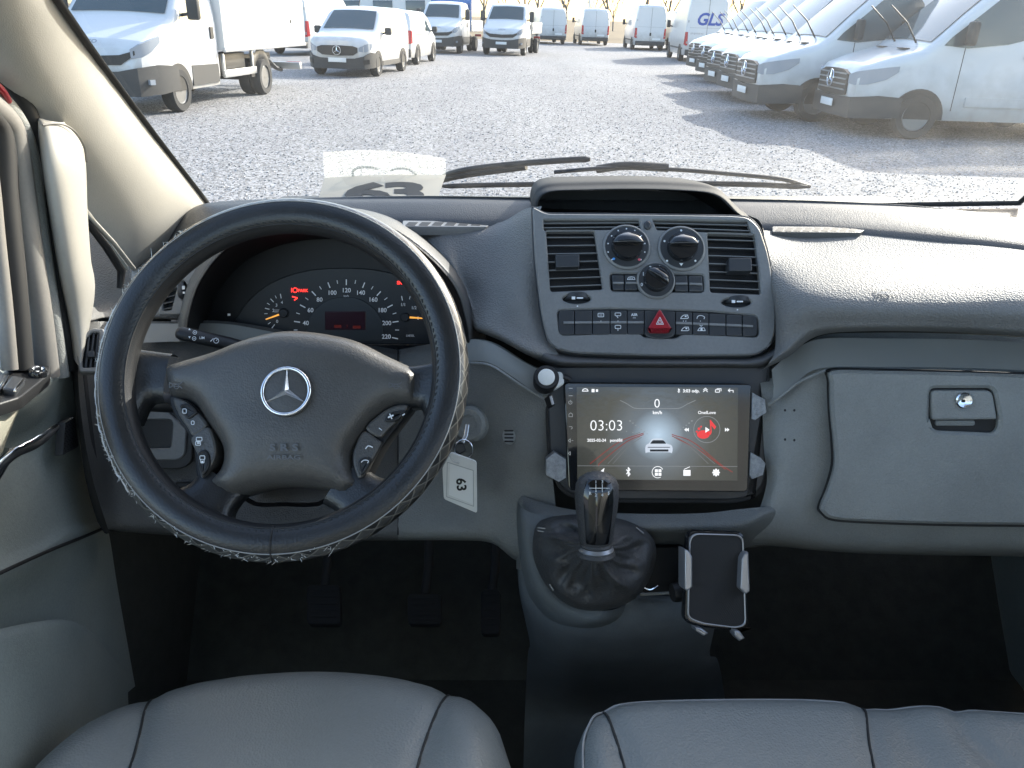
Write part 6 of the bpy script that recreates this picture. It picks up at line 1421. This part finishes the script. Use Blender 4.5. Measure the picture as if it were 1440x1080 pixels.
def caddy():
    top = [(0, .72), (-.05, .9), (-.9, 1.1), (-1.6, 1.62), (-2.0, 1.76), (-4.0, 1.80), (-4.3, 1.70), (-4.42, 1.30), (-4.46, .6)]
    c = Car('small_van', top, [(0, .66), (-.2, .84), (-.7, .89), (-4.2, .89), (-4.46, .84)], .26, 1.1, .16, .14)
    c.body(); xb = -4.47
    def rp(name, pts, m_, t=.02): n = len(pts); v = [(x - t, y, z) for x, y, z in pts] + [(x + .05, y, z) for x, y, z in pts]; return fixnorm(obj(name, v, [tuple(range(n))] + [(j, (j + 1) % n, n + (j + 1) % n, n + j) for j in range(n)], m_, c.r, 30))
    rp('rear_window', [(-4.43, -.62, 1.12), (-4.43, .62, 1.12), (-4.33, .58, 1.62), (-4.33, -.58, 1.62)], 'car_glass', .02)
    box('rear_bumper', (xb - .02, 0, .42), (.14, 1.7, .26), 'cladding', c.r, .04)
    rp('number_plate', [(-4.46, -.25, .66), (-4.46, .25, .66), (-4.46, .25, .76), (-4.46, -.25, .76)], 'plate', .03)
    for sg in (1, -1):
        rp('tail_light', [(-4.46, sg * .70, .72), (-4.46, sg * .85, .72), (-4.43, sg * .83, 1.15), (-4.43, sg * .72, 1.15)], 'tail_red', .03)
        c.side('tail_light_side', [(-4.36, .74), (-4.46, .74), (-4.43, 1.14), (-4.36, 1.12)], sg, 'tail_red', .02)
        c.side('side_window', [(-1.35, 1.10), (-1.9, 1.55), (-2.3, 1.58), (-2.3, 1.12)], sg, 'car_glass', .006)
        c.side('sliding_rail', [(-2.5, 1.0), (-4.2, 1.0), (-4.2, 1.02), (-2.5, 1.02)], sg, 'grille_dark', .006)
    c.mirrors(-1.4, 1.1, .2, .2); c.wheels(-.9, -3.6, .315, .07)
    return c
cy = caddy(); a_, b_ = G(580, 92), G(607, 86); hdY = math.atan2(b_.y - a_.y, b_.x - a_.x); d = V((math.cos(hdY), math.sin(hdY))); nrm = V((-d.y, d.x))
p = V((b_.x, b_.y)) + d * .9 + nrm * .82; cy.put((p.x, p.y), hdY, 'white compact van with red tail light facing away beside the star badge van', 'van', VG)
put_rear(rear_van(hightop(2.55), w_), V((-9.1, 35)), R(78), 'white van mostly hidden between the box truck and small van')
# --- chassis-cab trucks
def truck(kind):
    top = [(0, .82), (-.05, 1.02), (-.2, 1.16), (-.95, 1.47), (-1.05, 1.52), (-1.70, 2.12), (-1.85, 2.20), (-2.2, 2.26), (-2.55, 2.24), (-2.62, 2.15)]
    if kind == 'crew': top = top[:-2] + [(-3.1, 2.24), (-3.18, 2.15)]
    Lc = -top[-1][0]
    c = Car({'box': 'box_truck', 'flat': 'flatbed_truck', 'crew': 'dropside_truck'}[kind], top, [(0, .74), (-.08, .86), (-.3, .95), (-.7, .99), (-Lc, .99)], .34, 1.4, .14, .12)
    c.body(name='cab'); c.screen(-1.09, -1.69)
    c.wrap('bumper', [(-1.75, .38, .76), (-1.2, .34, .80), (-.8, .32, .76), (-.5, .32, .70), (0, .32, .68), (.5, .32, .70), (.8, .32, .76), (1.2, .34, .80), (1.75, .38, .76)], 1, 'cladding', .05, .05)
    c.wrap('grille', [(-.80, .96, 1.02), (-.55, .80, .95), (0, .78, .92), (.55, .80, .95), (.80, .96, 1.02)], 1, 'grille_dark', .02, .04)
    c.plate(.55, .07)
    for sg in (1, -1):
        c.wrap('headlight', [(.74, .90, 1.04), (.9, .92, 1.12), (1.1, 1.0, 1.18), (1.35, 1.14, 1.24)], sg, 'lamp_glass', .012, .05)
        c.side('side_window', [(-1.28, 1.50), (-1.35, 1.62), (-1.75, 1.98), (-2.35, 2.0), (-2.35, 1.52), (-1.7, 1.46)], sg, 'car_glass', .006)
        if kind == 'crew': c.side('side_window', [(-2.5, 1.5), (-2.5, 2.0), (-3.0, 1.98), (-3.0, 1.52)], sg, 'car_glass', .006)
        c.side('door_handle', [(-2.36, 1.16), (-2.48, 1.16), (-2.48, 1.36), (-2.36, 1.36)], sg, 'grille_dark', .025)
        c.side('door_sill', [(-1.5, .40), (-Lc + .05, .40), (-Lc + .05, .72), (-1.5, .74)], sg, 'cladding', .008)
        c.side('door_seam', [(-2.52, .5), (-2.535, .5), (-2.535, 2.0), (-2.52, 2.0)], sg, 'grille_dark', .003)
        c.wrap('fog_light', [(.95, .50, .58), (1.05, .50, .58)], sg, 'lamp_glass', .06, .05)
    v, f = text2('IVECO', .02, 0); obj('lettering', [(-.10 + .0 - (q.y * .12) * .55 + .07, q.x * .12, 1.10 + q.y * .12 * .6 + .02) for q in v], f, 'satin', c.r, 0)
    c.mirrors(-1.42, 1.55, .46, .22, 'cladding', .22)
    xr = -4.65
    c.wheels(-.98, xr, .36, .075, True)
    for y in (.38, -.38): box('chassis_rail', (-4.6, y, .68), (4.0, .09, .18), 'grille_dark', c.r, .01)
    tube('axle', [V((xr, -.8, .36)), V((xr, .8, .36))], .08, 'grille_dark', c.r, 8)
    if kind == 'box':
        b = box('cargo_box', (-4.95, 0, 2.07), (4.5, 2.20, 2.26), 'truck_box', c.r, .02)
        for z in (.95, 3.18):
            for sg in (1, -1): box('box_edge', (-4.95, sg * 1.09, z), (4.52, .06, .07), 'alu', b, .01)
        box('side_marker', (-6.3, 1.105, 1.45), (.05, .02, .08), 'grille_dark', b, .004)
        for sg in (1, -1):
            box('side_guard', (-3.55, sg * 1.0, .52), (1.55, .05, .14), 'alu', c.r, .01)
            box('tool_box', (-3.4, sg * .72, .68), (1.2, .40, .40), 'grille_dark', c.r, .02)
            box('guard_post', (-2.82, sg * .98, .68), (.07, .06, .42), 'alu', c.r, .01); box('guard_post', (-4.2, sg * .98, .70), (.07, .06, .42), 'alu', c.r, .01)
            pts = [V((xr + .45 * math.cos(a), sg * .98, .38 + .45 * math.sin(a))) for a in [math.pi * i / 14 for i in range(15)]]; tube('mudguard', pts + [V((xr - .47, sg * .98, .22))], .10, 'alu' if 0 else 'grille_dark', c.r, 6, flat=.25, upv=(0, 1, 0))
        tube('tail_lift_arm', [V((-6.0, .5, .72)), V((-6.7, .5, .42)), V((-7.05, .5, .36))], .05, 'grille_dark', c.r, 6)
        box('under_run_bar', (-7.05, 0, .46), (.12, 2.0, .16), 'alu', c.r, .02)
        box('tail_light', (-7.12, .8, .48), (.06, .34, .14), 'tail_red', c.r, .01)
    else:
        x0, x1 = -Lc - .1, -Lc - 3.4; zb = 1.0
        bed = box('bed_floor', ((x0 + x1) / 2, 0, zb), (x0 - x1, 2.1, .12), 'alu', c.r, .01)
        for sg in (1, -1):
            for k in range(3): box('side_board', ((x0 + x1) / 2, sg * 1.04, zb + .12 + k * .135), (x0 - x1 - .05, .03, .125), 'alu', bed, .006)
            for x in (x0 - .05, x1 + .05): box('post', (x, sg * 1.04, zb + .25), (.07, .05, .48), 'alu', bed, .006)
        for k in range(3): box('head_board', (x0, 0, zb + .12 + k * .3), (.03, 2.05, .28), 'alu' if kind == 'flat' else 'blue_tarp', bed, .006)
        for y in (-1, 1): tube('rack_post', [V((x0 if kind == 'flat' else x0, y, zb)), V((x0, y, 2.25))], .03, 'alu' if kind == 'flat' else 'blue_tarp', bed, 6)
        tube('rack_bar', [V((x0, -1, 2.25)), V((x0, 1, 2.25))], .03, 'alu' if kind == 'flat' else 'blue_tarp', bed, 6)
        if kind == 'crew': box('blue_board', (x0 - .06, 0, 1.75), (.05, 2.1, 1.5), 'blue_tarp', bed, .01)
        box('tail_board', (x1, 0, zb + .25), (.04, 2.05, .42), 'alu', bed, .01)
        box('tail_light', (x1 - .02, .8, .72), (.05, .34, .12), 'tail_red', c.r, .01)
    return c
tb = truck('box'); a_, b_ = G(248, 157), G(365, 132); hdT = math.atan2(a_.y - b_.y, a_.x - b_.x); d = V((math.cos(hdT), math.sin(hdT))); nr = V((-d.y, d.x))
p = V((a_.x, a_.y)) + d * .98 - nr * .86; tb.put((p.x, p.y), hdT, 'large white box truck with dual rear wheels on the left', 'truck', VG)
fl = truck('crew'); a_, b_ = G(613, 73), G(644, 76); p = (a_ + b_) / 2; fl.put((p.x - .4, p.y - 1), R(-98), 'white pickup truck with blue board behind its cab, facing the camera', 'truck', VG)
fl2 = truck('flat'); a_, b_ = G(678, 76), G(732, 78); p = (a_ + b_) / 2; fl2.put((p.x, p.y - 1), R(-100), 'white flatbed truck with metal dropsides facing the camera', 'truck', VG)
# ================================================================== wipers outside the glass
def gp(px, py, o=.025): return WSP.hit(px, py, -o)
wp = thing('long_wiper', 'black windscreen wiper lying along the foot of the glass', 'wiper', tuple(gp(880, 262)))
tube('blade', crv([gp(622, 262), gp(700, 260), (gp(900, 258)), gp(1040, 259), gp(1136, 263)], 24), [.004] + [.0065] * 22 + [.003], 'black', wp, 8)
tube('arm', crv([gp(1138, 262, .035), gp(1100, 252, .035), gp(1020, 244, .04), gp(940, 238, .04), gp(860, 236, .04), gp(780, 242, .035)], 24), .007, 'black', wp, 8, flat=.7)
tube('spring_housing', crv([gp(840, 238, .045), gp(880, 233, .045), gp(940, 236, .045)], 8), .010, 'black', wp, 8)
w3 = thing('short_wiper', 'second wiper blade rising behind the number card', 'wiper', tuple(gp(620, 262)))
tube('blade', crv([gp(622, 247, .02), gp(660, 238, .02), gp(720, 231, .02), gp(800, 225, .02), gp(830, 224, .02)], 16), [.003] + [.007] * 14 + [.004], 'black', w3, 8)
tube('arm', crv([gp(600, 258, .03), gp(650, 246, .03), gp(740, 234, .035)], 10), .009, 'black', w3, 8)
# ================================================================== bare trees beyond the yard
mat('bark', (.13, .125, .115), .9)
def tree(seed, h):
    rnd = random.Random(seed); tv, tf = [], []; cv, cf = [], []
    def br(p, d, ln, r, lv):
        q = p + d * ln; n = 5 if lv == 0 else 3
        mid = p + d * ln * .5 + V((rnd.uniform(-1, 1), rnd.uniform(-1, 1), 0)) * ln * .06
        v, f = tube(None, [p, mid, q], [r, r * .85, r * .66], None, None, n, caps=False)
        T, Fc = (tv, tf) if lv < 1 else (cv, cf); k = len(T); T += v; Fc += [tuple(i + k for i in t) for t in f]
        if lv >= 5: return
        for _ in range(3 if lv < 4 else 2):
            a = rnd.uniform(0, 6.28); s_ = rnd.uniform(.4, .8); e = (d + V((math.cos(a), math.sin(a), rnd.uniform(-.1, .5))) * s_).normalized()
            br(p + d * ln * rnd.uniform(.55, 1), e, ln * rnd.uniform(.6, .8), r * .62, lv + 1)
    br(V((0, 0, -.1)), V((0, 0, 1)), h * .3, h * .0115, 0)
    return tv, tf, cv, cf
meshes = [tree(s, 11) for s in (1, 2, 3)]
tl = [(-14, 92, 1.0), (-3, 96, 1.1), (5.5, 90, .95), (9.0, 84, 1.1), (13.2, 88, 1.0), (16.5, 92, 1.15), (20.5, 95, 1.1), (26, 100, 1.2), (1.5, 104, 1.2), (-22, 98, 1.15)]
td = ['leftmost bare tree beyond the yard', 'bare tree behind the pickup with the blue board', 'bare tree behind the van with one door seam', 'bare tree between the two far vans at centre', 'bare tree just right of the tall white van', 'bare tree above the half hidden white van', 'bare tree behind the blue lettered van', 'rightmost bare tree beyond the yard', 'bare tree above the flatbed truck', 'bare tree far left behind the box truck']
cache = {}
for i, ((x, y, s_), lab) in enumerate(zip(tl, td)):
    k = i % 3
    t = thing('bare_tree', lab, 'tree', (x, y, SL * x), 'bare winter trees beyond the yard')
    for nm, v, f in (('trunk', meshes[k][0], meshes[k][1]), ('crown', meshes[k][2], meshes[k][3])):
        if (k, nm) not in cache:
            o = obj(nm, v, f, 'bark', None, 60); cache[(k, nm)] = o.data
        else: o = bpy.data.objects.new(nm, cache[(k, nm)]); col.objects.link(o)
        o.parent = t
    t.rotation_euler = (0, 0, i * 1.3); t.scale = (s_, s_, s_)
# far wood reading as one hazy mass
wv_, wf_ = [], []; rw = random.Random(5)
for i in range(34):
    k = i % 3; x = -70 + i * 5.2 + rw.uniform(-2, 2); y = rw.uniform(118, 150); sc_ = rw.uniform(.9, 1.4); a = rw.uniform(0, 6.28); ca, sa_ = math.cos(a) * sc_, math.sin(a) * sc_
    for v, f in (meshes[k][0:2], meshes[k][2:4]):
        n0 = len(wv_); wv_ += [(x + p.x * ca - p.y * sa_, y + p.x * sa_ + p.y * ca, SL * x + p.z * sc_) for p in v]; wf_ += [tuple(q + n0 for q in t) for t in f]
prop(obj('bare_wood', wv_, wf_, 'bark', None, 60), 'hazy bare wood along the horizon behind the yard', 'wood', None, 'stuff')
# lamp post
lp = thing('lamp_post', 'thin pale lamp post behind the far white vans', 'post', (6.3, 72, SL * 6.3))
tube('pole', [V((6.3, 72, -.2)), V((6.3, 72, 7))], [.09, .06], 'alu', lp, 8); tube('lamp_arm', [V((6.3, 72, 7)), V((7.2, 72, 7.3))], .05, 'alu', lp, 6)
# low office cabin beyond the left hand row
cb = thing('office_cabin', 'low grey cabin with red trim beyond the left hand vans', 'cabin', (-12, 62, .36))
box('wall', (-12, 62, 1.9), (14, 5, 3.4), 'truck_box', cb, .02); box('roof', (-12, 62, 3.8), (14.6, 5.6, .25), 'tail_red', cb, .02)
for i in range(6): w_i = box('window', (-17.5 + i * 2.2, 59.47, 2.1), (1.3, .06, 1.2), 'car_glass', cb, .01); box('window_sill', (-17.5 + i * 2.2, 59.42, 1.47), (1.4, .14, .06), 'alu', w_i, .005)
